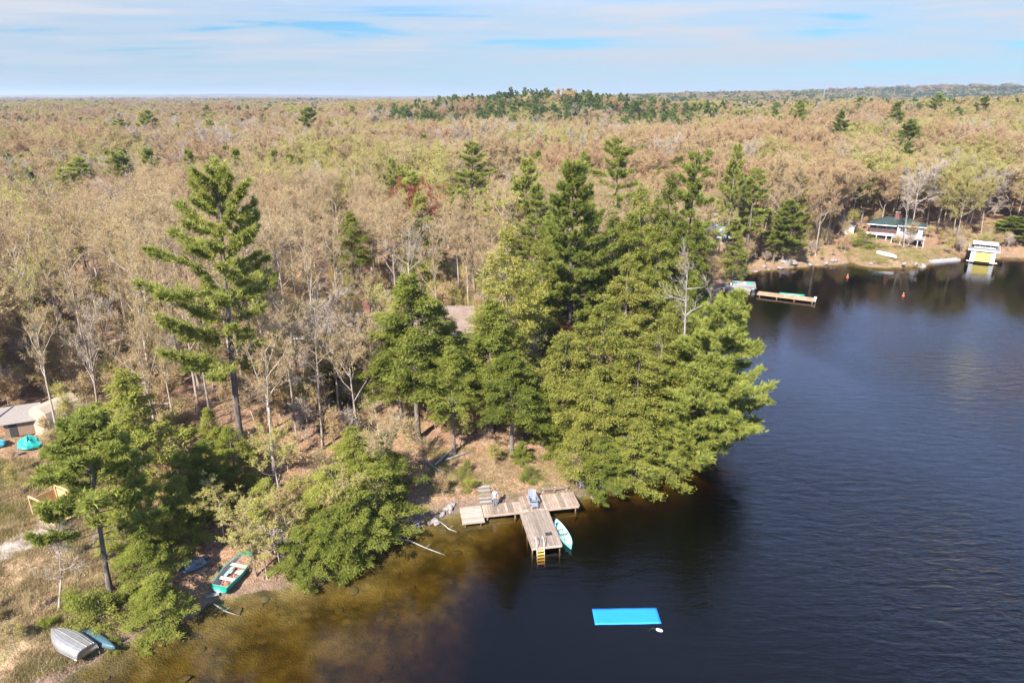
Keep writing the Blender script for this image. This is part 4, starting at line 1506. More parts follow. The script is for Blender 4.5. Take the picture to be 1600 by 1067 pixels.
def teal_cottage():
    x0, y0 = 48.5, 163.0
    zb = hz(x0, y0)
    r = thing('green_roofed_cottage', 'cottage with pale green and grey roofs half hidden by pines at the bay', 'cottage', (x0, y0, zb), R(-14))
    e = 6.6 - zb
    MB().box((0, 3.2, e / 2 - 0.3), (8.6, 6.0, e + 0.6)).build('wall', M['interior'], r)
    roof_poly('roof', [(-5.0, -0.7, e - 0.2), (4.6, -0.7, e - 0.2), (3.6, 3.2, e + 2.2), (-5.0, 3.2, e + 2.2)], 0.1, M['tealroof'], r)
    roof_poly('roof', [(4.6, 7.0, e - 0.2), (-5.0, 7.0, e - 0.2), (-5.0, 3.215, e + 2.2), (3.6, 3.215, e + 2.2)], 0.1, M['tealroof'], r)
    MB().box((-0.2, -0.74, e - 0.26), (9.6, 0.05, 0.2)).build('fascia', M['white'], r)
    roof_poly('upper_roof', [(-5.4, 5.0, e + 2.3), (3.4, 5.0, e + 2.3), (3.4, 9.5, e + 3.9), (-5.4, 9.5, e + 3.9)], 0.1, M['greyroof'], r)
    MB().box((-1, 7.4, e + 1.2), (8.0, 4.0, 2.6)).build('upper_wall', M['offwhite'], r)
    for k in range(3):
        window(r, -2.6 + k * 2.6, 0.18, e - 1.3, 1.5, 1.1)
    for k in range(4):
        MB().box((-4.2 + k * 2.8, -0.5, e / 2 - 0.5), (0.16, 0.16, e)).build('porch_post', M['timber'], r)
    OCC.append((x0, y0 + 4, 6.5))
    OCC.append((x0 + 2, y0 - 3, 4))


def radio_mast():
    x, y, zt = at_y(1290.5, 127, 1500)
    zb = hz(x, y)
    r = thing('radio_mast', 'thin lattice radio mast far away on the right ridge', 'mast', (x, y, zb))
    h = zt - zb
    m = MB()
    for k in range(3):
        a = k * 2.094
        m.tube([(math.cos(a) * 1.1, math.sin(a) * 1.1, 0), (math.cos(a) * 0.6, math.sin(a) * 0.6, h)], 0.22, 5)
    for z in np.arange(0, h, 3.0):
        for k in range(3):
            a, b = k * 2.094, (k + 1) * 2.094
            m.bar((math.cos(a) * 1.0, math.sin(a) * 1.0, z), (math.cos(b) * 1.0, math.sin(b) * 1.0, z + 2.6), 0.1, 0.1)
    m.build('lattice', M['steel'], r)


def clearing_shed():
    # grey shed, beige tent garage, tarps
    x0, y0 = -52.0, 65.6
    zb = hz(x0, y0)
    r = thing('grey_shed', 'old shed with a grey roof at the edge of the woods by the beige tent', 'shed', (x0, y0, zb), R(24))
    MB().box((0, 0, 1.2), (5.0, 4.2, 2.5)).build('wall', M['interior'], r)
    r.scale = (0.62, 0.62, 0.72)
    roof_poly('roof', [(-3.0, -2.7, 2.25), (3.0, -2.7, 2.25), (3.0, 0.1, 4.0), (-3.0, 0.1, 4.0)], 0.1, M['greyroof'], r)
    roof_poly('roof', [(3.0, 2.9, 2.25), (-3.0, 2.9, 2.25), (-3.0, 0.115, 4.0), (3.0, 0.115, 4.0)], 0.1, M['greyroof'], r)
    MB().box((-1.2, -2.13, 1.0), (1.1, 0.06, 2.0)).build('door', M['dark'], r)
    OCC.append((x0, y0, 4))
    x0, y0 = -48.9, 66.4
    zb = hz(x0, y0)
    t = thing('tent_garage', 'beige canvas tent garage with arched roof beside the grey shed', 'tent', (x0, y0, zb - 0.1), R(-20))
    prof = [(-1.5, 0), (-1.5, 1.9), (-1.15, 2.75), (-0.45, 3.3), (0, 3.42), (0.45, 3.3), (1.15, 2.75), (1.5, 1.9), (1.5, 0)]
    c = MB()
    n = len(prof)
    vs = [(x, yy + 0.03 * math.sin(3 * x + yy), z) for yy in (-2.0, -0.7, 0.7, 2.0) for x, z in prof]
    c.add(vs, [(j * n + i, j * n + i + 1, (j + 1) * n + i + 1, (j + 1) * n + i) for j in range(3) for i in range(n - 1)])
    c.build('canopy', M['tarp'], t, solid=0.03)
    MB().add([(x, -1.97, z) for x, z in prof] , [tuple(range(n))]).build('front_flap', M['tarp'], t, solid=0.025)
    MB().add([(x, 1.97, z) for x, z in prof] , [tuple(range(n))]).build('back_flap', M['tarp'], t, solid=0.025)
    OCC.append((x0, y0, 2.6))

    def tarp_heap(name, lab, x, y, s, m):
        rng = random.Random(int(x * 10))
        b = MB()
        b.ball((0, 0, 0.25 * s), (0.85 * s, 0.65 * s, 0.55 * s), 14, 9)
        b.v = [(p[0] * (1 + rng.uniform(-.16, .16)), p[1] * (1 + rng.uniform(-.16, .16)), max(-0.05, p[2] * (1 + rng.uniform(-.22, .22)))) for p in b.v]
        b.smooth = [False] * len(b.f)
        o = b.build(name, m)
        o.location = (x, y, hz(x, y))
        tag(o, lab, 'tarp')
    tarp_heap('teal_tarp', 'crumpled teal tarp over a heap in front of the beige tent', -49.6, 62.6, 1.35, M['tarp_teal'])
    tarp_heap('blue_tarp', 'smaller blue tarp heap left of the teal tarp', -52.6, 62.2, 1.0, M['tarp_blue'])
    b = MB().ball((0, 0, 0.2), 0.25, 10, 6)
    o = b.build('white_bucket_lid', M['white'])
    bpy.data.objects.remove(o)
    bk = MB()
    bk.tube([(0, 0, 0), (0, 0, 0.38)], [0.14, 0.17], 14).tube([(0, 0, 0.37), (0, 0, 0.41)], 0.18, 14)
    o = bk.build('plastic_bucket', M['white'])
    o.location = (-49.9, 60.9, hz(-49.9, 60.9))
    o.scale = (1.3, 1.3, 1.3)
    tag(o, 'white bucket on the ground below the teal tarp', 'bucket')

    # fresh lumber play frame in the clearing
    x0, y0 = -40.6, 52.2
    p = thing('lumber_frame', 'half-built hut of fresh yellow lumber beside the clearing pine', 'hut', (x0, y0, hz(x0, y0)), R(-28))
    W, D, Hh = 3.3, 2.2, 2.0
    for sx in (-W / 2, 0, W / 2):
        for sy in (-D / 2, D / 2):
            MB().box((sx, sy, Hh / 2 - 0.1), (0.12, 0.12, Hh + 0.2)).build('post', M['fresh'], p)
    for sy in (-D / 2, D / 2):
        MB().box((0, sy, Hh + 0.07), (W + 0.2, 0.1, 0.14)).build('beam', M['fresh'], p)
    for k in range(9):
        MB().box((-W / 2 - 0.08, -D / 2 + 0.13 + k * 0.24, 0.85), (0.04, 0.22, 1.7)).build('board', M['fresh'], p)
    for k in range(13):
        MB().box((-W / 2 + 0.13 + k * 0.25, D / 2 + 0.08, 0.85), (0.235, 0.04, 1.7)).build('board', M['fresh'], p)
    for k in range(5):
        MB().box((0.85, -D / 2 - 0.08, 0.25 + k * 0.2), (1.5, 0.04, 0.18)).build('board', M['fresh'], p)
    for k in range(8):
        MB().box((0, -D / 2 + 0.15 + k * 0.27, 0.12), (W - 0.15, 0.26, 0.06)).build('floor_board', M['fresh'], p)
    OCC.append((x0, y0, 2.6))
    # timber landing in front of the frame
    q = thing('timber_landing', 'grey timber landing on the grass in front of the yellow lumber hut', 'landing', (-39.4, 49.6, hz(-39.4, 49.6) + 0.02), R(-8))
    for k in range(4):
        MB().box((0, -0.45 + k * 0.3, 0.06), (3.6, 0.28, 0.14)).build('plank', M['platform'], q)


def shore_boardwalk():
    O = (2.1, 56.4)
    rz = R(10.3)
    deck = thing('shore_boardwalk', 'weathered plank boardwalk along the shore where the person stands', 'boardwalk', (O[0], O[1], 0), rz)
    zt = 0.55
    rng = random.Random(4)
    x = -4.85
    meshes = {}

    def plank(parent, name, cx, cy, z, w, l, m, along='y', th=0.05):
        key = (round(w, 2), round(l, 2), along, m)
        if key not in meshes:
            b = MB().box((0, 0, 0), (w, l, th) if along == 'y' else (l, w, th))
            mm = b.mesh('plank')
            mm.materials.append(M[m])
            meshes[key] = mm
        o = bpy.data.objects.new(name, meshes[key])
        o.parent = parent
        o.location = (cx, cy, z + rng.uniform(-0.006, 0.006))
        o.rotation_euler = (rng.uniform(-.006, .006), rng.uniform(-.01, .01), rng.uniform(-.006, .006))
        COL.objects.link(o)
        return o
    w = 0.27
    while x < 4.45:
        deep = 1.75 if x < -1.1 else 2.55
        plank(deck, 'plank', x + w / 2, deep / 2 + rng.uniform(-.02, .02), zt, w - 0.026, deep, 'deck')
        x += w
    MB().box((-0.17, -0.03, zt - 0.10), (9.3, 0.05, 0.2)).build('fascia', M['deck'], deck)
    MB().box((4.52, 1.28, zt - 0.10), (0.05, 2.5, 0.2)).build('fascia', M['deck'], deck)
    MB().box((-0.17, 0.5, zt - 0.13), (9.2, 0.1, 0.18)).box((-0.17, 1.5, zt - 0.13), (9.2, 0.1, 0.18)).build('joist', M['timber'], deck)
    for px in (-4.5, -1.8, 0.9, 4.2):
        MB().tube([(px, 0.15, -1.6), (px, 0.15, zt - 0.05)], 0.07, 10).build('pile', M['timber'], deck)
    # lower pale platform at the left end
    plat = thing('swim_platform', 'pale lower plank platform at the left end of the boardwalk', 'platform', (O[0], O[1], 0), rz)
    y = -0.62
    while y < 1.8:
        plank(plat, 'plank', -5.93, y + 0.13, 0.40, 0.245, 2.12, 'platform', 'x')
        y += 0.262
    MB().box((-5.93, -0.655, 0.31), (2.16, 0.05, 0.16)).build('fascia', M['platform'], plat)
    for px in (-6.7, -5.2):
        for py in (-0.4, 1.5):
            MB().box((px, py, -0.3), (0.12, 0.12, 1.3)).build('leg', M['timber'], plat)
    # pier running out into the lake
    pier = thing('wooden_pier', 'wooden pier with lengthwise planks running out from the boardwalk', 'pier', (O[0], O[1], 0), rz)
    n = 10
    for k in range(n):
        plank(pier, 'plank', -1.33 + 0.133 + k * 0.266, -2.85, 0.50, 0.25, 5.55, 'pier')
    MB().box((-1.37, -2.85, 0.41), (0.05, 5.6, 0.2)).box((1.37, -2.85, 0.41), (0.05, 5.6, 0.2)).build('side_board', M['deck'], pier)
    MB().box((0, -5.67, 0.41), (2.7, 0.05, 0.2)).build('end_board', M['platform'], pier)
    MB().box((0, -1.0, 0.38), (2.6, 0.12, 0.16)).box((0, -3.0, 0.38), (2.6, 0.12, 0.16)).box((0, -5.0, 0.38), (2.6, 0.12, 0.16)).build('cross_beam', M['timber'], pier)
    for sx in (-1.25, 1.25):
        for sy in (-0.8, -3.0, -5.3):
            MB().tube([(sx, sy, -3.0), (sx, sy, 0.40)], 0.06, 10).build('pile', M['timber'], pier)
    MB().box((-0.75, -0.02, 0.56), (0.5, 0.22, 0.05)).build('hinge_plate', M['platform'], pier)
    MB().box((0.75, -0.02, 0.56), (0.5, 0.22, 0.05)).build('hinge_plate', M['platform'], pier)
    # ladder
    lad = thing('swim_ladder', 'swim ladder with yellow steps and white rails at the end of the pier', 'ladder', (O[0], O[1], 0), rz)
    for sx in (-0.95, -0.29):
        MB().tube([(sx, -4.75, 0.53), (sx, -4.8, 0.95), (sx, -4.95, 1.18), (sx, -5.25, 1.2), (sx, -5.65, 0.95), (sx, -5.78, 0.5), (sx, -6.0, -0.6), (sx, -6.15, -1.3)], 0.035, 8).build('rail', M['offwhite'], lad)
    for k in range(5):
        MB().box((-0.62, -5.82 - 0.055 * k, 0.26 - 0.29 * k), (0.62, 0.19, 0.05)).build('step', M['yellow_step'], lad)
    mt = MB().box((0.55, -3.9, 0.548), (0.62, 0.44, 0.03)).build('rubber_mat', M['dark'])
    mt.location = (O[0], O[1], 0)
    mt.rotation_euler = (0, 0, rz)
    tag(mt, 'small dark rubber mat lying on the pier planks', 'mat')
    # mooring rope on the boardwalk
    rp = MB()
    pts = []
    for k in range(26):
        a = k * 0.5
        pts.append((-1.0 + 0.12 * k * 0.35, 0.35 + 0.13 * math.sin(a) + 0.012 * k, zt + 0.05))
    rp.tube(pts, 0.018, 6)
    o = rp.build('mooring_rope', M['rope'])
    o.location = (O[0], O[1], 0)
    o.rotation_euler = (0, 0, rz)
    tag(o, 'dark mooring rope lying on the boardwalk by the pier hinge', 'rope')
    # log rail behind the boardwalk
    rail = thing('log_rail', 'low dark log rail on two pale posts behind the boardwalk', 'rail', (O[0], O[1], 0), rz)
    for px in (1.55, 2.75, 3.95):
        MB().box((px, 2.85, 0.62), (0.13, 0.13, 1.0)).build('post', M['platform'], rail)
    MB().box((2.75, 2.78, 0.98), (2.75, 0.1, 0.22)).build('beam', M['timber'], rail)
    # steps up the bank behind the person
    st = thing('bank_steps', 'timber and earth steps climbing the bank behind the person', 'steps', (O[0], O[1], 0), rz)
    for k in range(5):
        yy = 1.95 + 0.48 * k
        xx = -4.35 + 0.02 * k
        X = O[0] + xx * math.cos(rz) - yy * math.sin(rz)
        Y = O[1] + xx * math.sin(rz) + yy * math.cos(rz)
        g = max(hz(X, Y), 0.55 + 0.13 * k)
        MB().box((xx, yy, g + 0.02), (1.25, 0.14, 0.2)).build('riser', M['timber'], st)
        MB().box((xx, yy + 0.26, g + 0.0), (1.2, 0.40, 0.12)).build('tread', M['concrete'], st)
    return O, rz


def adirondack(O, rz):
    x, y = 0.15, 1.25
    c = thing('lounge_chair', 'grey-blue slatted wooden lounge chair on the boardwalk', 'chair', (O[0] + x * math.cos(rz) - y * math.sin(rz), O[1] + x * math.sin(rz) + y * math.cos(rz), 0.575), rz - 0.05)
    m = M['chair']
    s = 1.16
    for sx in (-0.31, 0.31):
        MB().bar((sx * s, -0.45 * s, 0.40 * s), (sx * s, 0.55 * s, 0.06 * s), 0.05, 0.13).build('leg', m, c)
        MB().box((sx * s, -0.47 * s, 0.30 * s), (0.05, 0.13, 0.60 * s)).build('leg', m, c)
        MB().bar((sx * 1.2 * s, -0.55 * s, 0.62 * s), (sx * 1.1 * s, 0.40 * s, 0.58 * s), 0.15, 0.035).build('armrest', m, c)
    for k in range(5):
        t = k / 4
        MB().box((0, (-0.43 + 0.52 * t) * s, (0.42 - 0.17 * t) * s), (0.64 * s, 0.115, 0.03), rx=-0.30).build('seat_slat', m, c)
    for k in range(5):
        u = (k - 2) * 0.125 * s
        top = (1.08 - 0.035 * abs(k - 2) ** 1.6) * s
        MB().bar((u * 0.85, 0.12 * s, 0.24 * s), (u * 1.15, 0.52 * s, top), 0.108, 0.03).build('back_slat', m, c)
    MB().box((0, 0.26 * s, 0.50 * s), (0.68 * s, 0.05, 0.09)).build('back_rail', m, c)
    f = thing('footrest', 'matching slatted footrest in front of the grey-blue lounge chair', 'footrest', (O[0] + x * math.cos(rz) - 0.35 * math.sin(rz), O[1] + x * math.sin(rz) + 0.35 * math.cos(rz), 0.575), rz - 0.05)
    for sx in (-0.28, 0.28):
        MB().box((sx, 0.18, 0.18), (0.05, 0.10, 0.36)).build('leg', m, f)
        MB().box((sx, -0.18, 0.15), (0.05, 0.10, 0.30)).build('leg', m, f)
    for k in range(4):
        MB().box((0, -0.24 + 0.16 * k, 0.335 + 0.02 * k), (0.66, 0.125, 0.03), rx=0.12).build('slat', m, f)


# ------------------------------------------------------------------ boats
def hull(L, B, D, n=17, k=13, full=0.55, stern=0.75, rocker=0.12, sheer=0.16, flat=0.5, both=False):
    """open shell of a boat, bow towards +x, keel down; returns rows of stations"""
    rows = []
    for i in range(n):
        t = i / (n - 1)                        # 0 stern .. 1 bow
        if both:
            q = abs(2 * t - 1)
            b = B / 2 * max(0.012, (1 - q ** 2.2) ** 0.8)
            zs = D + sheer * q ** 2.4
            zk = rocker * q ** 3
        else:
            b = B / 2 * (stern + (1 - stern) * min(1, t / 0.35)) if t < 0.35 else B / 2 * max(0.012, (1 - ((t - 0.35) / 0.65) ** 2.3))
            zs = D + sheer * max(0, t - 0.3) ** 1.6
            zk = rocker * max(0, (t - 0.55) / 0.45) ** 2.2 * 2.2
        row = []
        for j in range(k):
            a = math.pi * j / (k - 1)
            c, s = math.cos(a), math.sin(a)
            yy = b * math.copysign(abs(c) ** (flat if t < 0.9 or both else 0.8), c)
            zz = zs - (zs - zk) * abs(s) ** 0.75
            row.append((L * (t - 0.5), yy, zz))
        rows.append(row)
    return rows


def shell(rows, m, name, parent, thick=0.03, close_stern=True):
    b = MB()
    k = len(rows[0])
    vs = [p for r in rows for p in r]
    fs = [(i * k + j, (i + 1) * k + j, (i + 1) * k + j + 1, i * k + j + 1) for i in range(len(rows) - 1) for j in range(k - 1)]
    if close_stern:
        fs.append(tuple(range(k))[::-1])
    b.add(vs, fs, True)
    o = b.build(name, m, parent, solid=thick)
    return o


def gunwale(rows, m, parent, r=0.03):
    b = MB()
    b.tube([rw[0] for rw in rows], r, 6)
    b.tube([rw[-1] for rw in rows], r, 6)
    return b.build('gunwale', m, parent)


def boats():
    # turquoise canoe alongside the pier
    c = thing('canoe', 'turquoise canoe lying in the water along the pier', 'canoe', (4.72, 53.1, -0.08), math.atan2(-3.91, 1.10), None)
    rows = hull(4.15, 0.98, 0.36, both=True, sheer=0.22, n=21, rocker=0.08)
    shell(rows, M['turq'], 'hull', c, 0.025, False)
    inner = [[(p[0] * 0.97, p[1] * 0.93, p[2] + 0.022) for p in rw] for rw in rows[1:-1]]
    shell(inner, M['turq_in'], 'lining', c, 0.006, False)
    gunwale(rows, M['turq_in'], c, 0.026)
    MB().box((0.05, 0, 0.34), (0.09, 0.90, 0.04)).build('thwart', M['timber'], c)
    MB().box((-0.95, 0, 0.26), (0.28, 0.66, 0.04)).build('seat', M['platform'], c)
    MB().box((1.15, 0, 0.27), (0.28, 0.58, 0.04)).build('seat', M['platform'], c)
    for s in (-1, 1):
        MB().prism([(s * 2.0, 0.04), (s * 2.0, -0.04), (s * 1.55, -0.27), (s * 1.55, 0.27)][::s], 0.50, 0.53).build('end_deck', M['turq_in'], c)
    pd = MB()
    pd.tube([(-0.8, 0.1, 0.24), (0.5, -0.2, 0.22)], 0.018, 6).box((0.72, -0.25, 0.22), (0.48, 0.15, 0.02), rz=-0.22)
    o = pd.build('paddle', M['platform'])
    o.location = c.location
    o.rotation_euler = c.rotation_euler
    tag(o, 'pale wooden paddle lying inside the turquoise canoe', 'paddle')

    # overturned aluminium boat, a teal hull beside it
    ax, ay = -32.1, 39.2
    zb = max(hz(ax, ay), hz(ax + 1.5, ay - 1))
    al = thing('aluminium_boat', 'overturned ribbed aluminium boat on the bank', 'boat', (ax, ay, zb + 0.02), math.atan2(2.9, -4.3) + 0.1)
    rows = hull(4.5, 1.75, 0.62, stern=0.86, sheer=0.12, flat=0.55)
    rows = [[(p[0], p[1], 0.80 - p[2]) for p in rw] for rw in rows]
    shell(rows, M['alu'], 'hull', al, 0.03)
    for j in (2, 3, 4, 5, 6, 7, 8, 9, 10):
        b = MB()
        b.tube([Vector(rw[j]) + Vector((0, 0, 0.015)) for rw in rows[:-2]], 0.022 if j != 6 else 0.035, 6)
        b.build('keel' if j == 6 else 'rib', M['alu'], al)
    gunwale(rows, M['steel'], al, 0.03)
    al.rotation_euler[0] = 0.10
    tx, ty = -31.0, 40.0
    tk = thing('teal_kayak', 'dull teal kayak hull tucked behind the overturned aluminium boat', 'kayak', (tx, ty, hz(tx, ty) + 0.02), math.atan2(2.2, -4.6))
    rows = hull(5.4, 0.85, 0.34, both=True, sheer=0.06, flat=0.6)
    rows = [[(p[0], p[1], 0.42 - p[2]) for p in rw] for rw in rows]
    shell(rows, M['teal'], 'hull', tk, 0.03, False)
    MB().tube([Vector(rw[6]) + Vector((0, 0, 0.01)) for rw in rows[2:-2]], 0.025, 6).build('keel', M['teal'], tk)

    # green rowboat drawn up on the shore
    gx, gy = -23.0, 47.3
    g = thing('green_rowboat', 'green rowboat drawn up on the shore with red-brown leaves inside', 'rowboat', (gx, gy, max(hz(gx, gy), 0.15) - 0.02), R(79), None)
    rows = hull(5.0, 1.85, 0.62, stern=0.72, sheer=0.25, flat=0.5)
    shell(rows, M['green_hull'], 'hull', g, 0.04)
    inner = [[(p[0] * 0.985, p[1] * 0.95, p[2] + 0.045) for p in rw] for rw in rows[:-1]]
    shell(inner, M['boat_in'], 'lining', g, 0.008)
    gunwale(rows, M['green_hull'], g, 0.055)
    MB().box((-2.48, 0, 0.58), (0.10, 1.36, 0.12)).build('transom', M['green_hull'], g)
    MB().box((-1.35, 0, 0.42), (0.34, 1.62, 0.05)).build('thwart', M['boat_in'], g)
    MB().box((0.35, 0, 0.44), (0.32, 1.66, 0.05)).build('thwart', M['boat_in'], g)
    MB().box((-0.5, 0.42, 0.40), (1.1, 0.22, 0.08)).build('side_bench', M['turq_in'], g)
    MB().prism([(1.35, 0.70), (1.35, -0.70), (2.05, -0.34), (2.42, 0.0), (2.05, 0.34)], 0.74, 0.79).build('foredeck', M['green_hull'], g)
    lt = MB()
    rng = random.Random(3)
    for k in range(150):
        xx, yy = rng.uniform(-2.3, -0.4), rng.uniform(-0.55, 0.55)
        lt.box((xx, yy, 0.13 + rng.uniform(0, 0.05)), (0.15, 0.10, 0.015), rz=rng.uniform(0, 3), rx=rng.uniform(-.4, .4))
    o = lt.build('fallen_leaves', M['litter'])
    o.location = g.location
    o.rotation_euler = g.rotation_euler
    tag(o, 'red-brown fallen leaves lying in the stern of the green rowboat', 'leaves', None, 'stuff')
    g.rotation_euler[0] = 0.06
    # blue-grey plastic sledge and a crate-like tank near the green boat
    sx, sy = at_ground(305, 885)
    s = thing('pedal_boat', 'faded blue-grey pedal boat half hidden by the hemlock left of the green rowboat', 'boat', (sx, sy, hz(sx, sy)), R(40))
    MB().ball((0, 0.38, 0.18), (1.25, 0.28, 0.22), 14, 8).ball((0, -0.38, 0.18), (1.25, 0.28, 0.22), 14, 8).build('float', M['teal'], s)
    MB().box((0, 0, 0.33), (1.6, 1.0, 0.08)).build('deck', M['greyboard'], s, bevel=0.02)
    for yy in (-0.25, 0.25):
        MB().box((-0.3, yy, 0.42), (0.45, 0.4, 0.1)).box((-0.55, yy, 0.62), (0.08, 0.4, 0.42), ry=-0.2).build('seat', M['chair'], s, bevel=0.02)
    ox, oy = at_ground(333, 931)
    w = thing('rowboat_skid', 'small grey board skid at the waterline under the green rowboat', 'skid', (ox, oy, max(0.05, hz(ox, oy))), R(20))
    for k in range(3):
        MB().box((0, -0.16 + k * 0.17, 0.03), (0.95, 0.15, 0.04), rx=0.05 * k).build('board', M['greyboard'], w)

    # white boat overturned in front of the white cottage
    wx, wy = at_ground(1386, 401)
    wb = thing('white_boat', 'white boat lying overturned on the grass before the white cottage', 'boat', (wx, wy, hz(wx, wy) + 0.02), R(-68))
    rows = hull(5.2, 1.7, 0.62, stern=0.8, sheer=0.12)
    rows = [[(p[0], p[1], 0.80 - p[2]) for p in rw] for rw in rows]
    shell(rows, M['white'], 'hull', wb, 0.03)
    gunwale(rows, M['offwhite'], wb, 0.035)

    # far dock, pontoon boat and green canoe
    fd = thing('far_dock', 'long red-brown dock across the bay', 'dock', (54.9, 131.6, 0), math.atan2(-5.0, 9.4))
    meshp = None
    for k in range(26):
        if meshp is None:
            meshp = MB().box((0, 0, 0), (0.40, 2.1, 0.06)).mesh('plank')
            meshp.materials.append(M['redwood'])
        o = bpy.data.objects.new('plank', meshp)
        o.parent = fd
        o.location = (-5.3 + k * 0.42, 0, 0.55 + 0.004 * (k % 3))
        COL.objects.link(o)
    MB().box((0, -1.08, 0.44), (11.0, 0.06, 0.22)).build('side_board', M['redwood'], fd)
    MB().box((0, 1.08, 0.44), (11.0, 0.06, 0.22)).build('side_board', M['redwood'], fd)
    for k in range(4):
        for s in (-0.9, 0.9):
            MB().tube([(-5.0 + 3.3 * k, s, -2.5), (-5.0 + 3.3 * k, s, 0.42)], 0.09, 8).build('pile', M['timber'], fd)
    MB().box((5.3, 0.3, 0.75), (0.5, 0.7, 0.35)).build('step_box', M['offwhite'], fd)
    MB().tube([(5.45, -0.7, -1.0), (5.45, -0.7, 1.0)], 0.05, 8).tube([(5.45, -0.25, -1.0), (5.45, -0.25, 1.0)], 0.05, 8).build('ladder_rail', M['steel'], fd)
    gw = thing('dock_ramp', 'grey plank ramp from the bank to the red-brown dock', 'ramp', (46.9, 137.2, 0), math.atan2(-3.0, 6.0))
    for k in range(12):
        MB().box((-2.6 + k * 0.46, 0, 0.62 - 0.012 * k), (0.44, 3.0, 0.06)).build('plank', M['greyboard'], gw)
    MB().box((0, -1.2, 0.1), (5.4, 0.2, 0.9)).box((0, 1.2, 0.1), (5.4, 0.2, 0.9)).build('crib', M['timber'], gw)
    pb = thing('pontoon_boat', 'grey pontoon boat with teal seats moored where the ramp meets the dock', 'boat', (48.9, 139.6, 0), R(-14))
    for s in (-0.85, 0.85):
        MB().tube([(-2.4, s, 0.1), (1.9, s, 0.1), (2.6, s, 0.32)], [0.3, 0.3, 0.05], 12).build('pontoon', M['alu'], pb)
    MB().box((0, 0, 0.46), (4.8, 2.3, 0.1)).build('deck', M['greyboard'], pb)
    MB().box((0, -1.13, 0.88), (4.6, 0.05, 0.6)).box((0, 1.13, 0.88), (4.6, 0.05, 0.6)).box((2.3, 0, 0.88), (0.05, 2.2, 0.6)).build('railing', M['alu'], pb)
    MB().box((-1.7, 0, 0.78), (0.8, 1.9, 0.5)).box((1.3, 0.7, 0.78), (1.4, 0.55, 0.5)).build('seat', M['tarp_teal'], pb, bevel=0.05)
    MB().box((0.1, -0.6, 0.95), (0.5, 0.7, 0.85)).build('console', M['offwhite'], pb, bevel=0.05)
    MB().box((-2.55, 0, 0.65), (0.35, 0.4, 0.75)).build('outboard_motor', M['offwhite'], pb, bevel=0.06)
    cn = thing('green_canoe', 'dark green canoe floating behind the red-brown dock', 'canoe', (56.8, 133.6, -0.06), math.atan2(-2.0, 5.0))
    rows = hull(4.8, 0.95, 0.36, both=True, sheer=0.18)
    shell(rows, M['green_hull'], 'hull', cn, 0.03, False)
    gunwale(rows, M['green_hull'], cn, 0.03)
    for xx in (-1.2, 0, 1.2):
        MB().box((xx, 0, 0.33), (0.14, 0.78, 0.03)).build('thwart', M['platform'], cn)

    # buoys, foam mat
    for (x, y), lab in (((74.9, 148.3), 'orange buoy nearer the white cottage shore'), ((79.2, 133.2), 'orange buoy alone farther out on the open water')):
        o = thing('mooring_buoy', lab, 'buoy', (x, y, 0), 0, 'orange mooring buoys')
        MB().ball((0, 0, 0.10), 0.26, 14, 10).build('float', M['orange'], o)
        MB().tube([(0, 0, 0.5), (0, 0, 0.75)], 0.07, 8).build('eye', M['white'], o)
    fm = MB()
    nx, ny = 24, 8
    vs = [(5.1 * (i / nx - 0.5), 1.72 * (j / ny - 0.5), 0.055 + 0.008 * math.sin(i * 0.7) + 0.006 * math.sin(j * 1.3 + i * 0.3)) for j in range(ny + 1) for i in range(nx + 1)]
    fm.add(vs, [(j * (nx + 1) + i, j * (nx + 1) + i + 1, (j + 1) * (nx + 1) + i + 1, (j + 1) * (nx + 1) + i) for j in range(ny) for i in range(nx)], True)
    o = fm.build('swim_mat', M['mat_blue'])
    s = o.modifiers.new('solid', 'SOLIDIFY')
    s.thickness = 0.06
    o.location = (8.88, 42.78, 0.0)
    o.rotation_euler = (0, 0, R(1.4))
    tag(o, 'bright blue rectangular foam swim mat floating on the lake', 'swim mat')
    bo = thing('white_buoy', 'small white pill-shaped float beside the blue swim mat', 'buoy', (11.15, 41.28, 0), R(-25))
    b = MB()
    b.tube([(-0.26, 0, 0.05), (-0.22, 0, 0.05), (-0.12, 0, 0.05), (0.12, 0, 0.05), (0.22, 0, 0.05), (0.26, 0, 0.05)], [0.03, 0.08, 0.11, 0.11, 0.08, 0.03], 12)
    b.build('float', M['white'], bo)
    MB().tube([(-0.3, 0, 0.03), (-0.55, 0.1, -0.02), (-0.8, 0.05, -0.4)], 0.012, 6).build('tether', M['rope'], bo)


# ------------------------------------------------------------------ the person
def skin_mesh(name, pts, edges, radii, m, parent, sub=2, smooth_=True, solid=0.0):
    me = bpy.data.meshes.new(name)
    me.from_pydata(pts, edges, [])
    o = link(name, me, parent)
    sk = o.modifiers.new('skin', 'SKIN')
    sk.use_smooth_shade = True
    for v, r in zip(me.skin_vertices[0].data, radii):
        v.radius = r if hasattr(r, '__len__') else (r, r)
    me.skin_vertices[0].data[0].use_root = True
    if sub:
        s = o.modifiers.new('sub', 'SUBSURF')
        s.levels = sub
        s.render_levels = sub
    dg = bpy.context.evaluated_depsgraph_get()
    nm = bpy.data.meshes.new_from_object(o.evaluated_get(dg))
    o.modifiers.clear()
    o.data = nm
    nm.materials.clear()
    nm.materials.append(m)
    for p in nm.polygons:
        p.use_smooth = smooth_
    return o


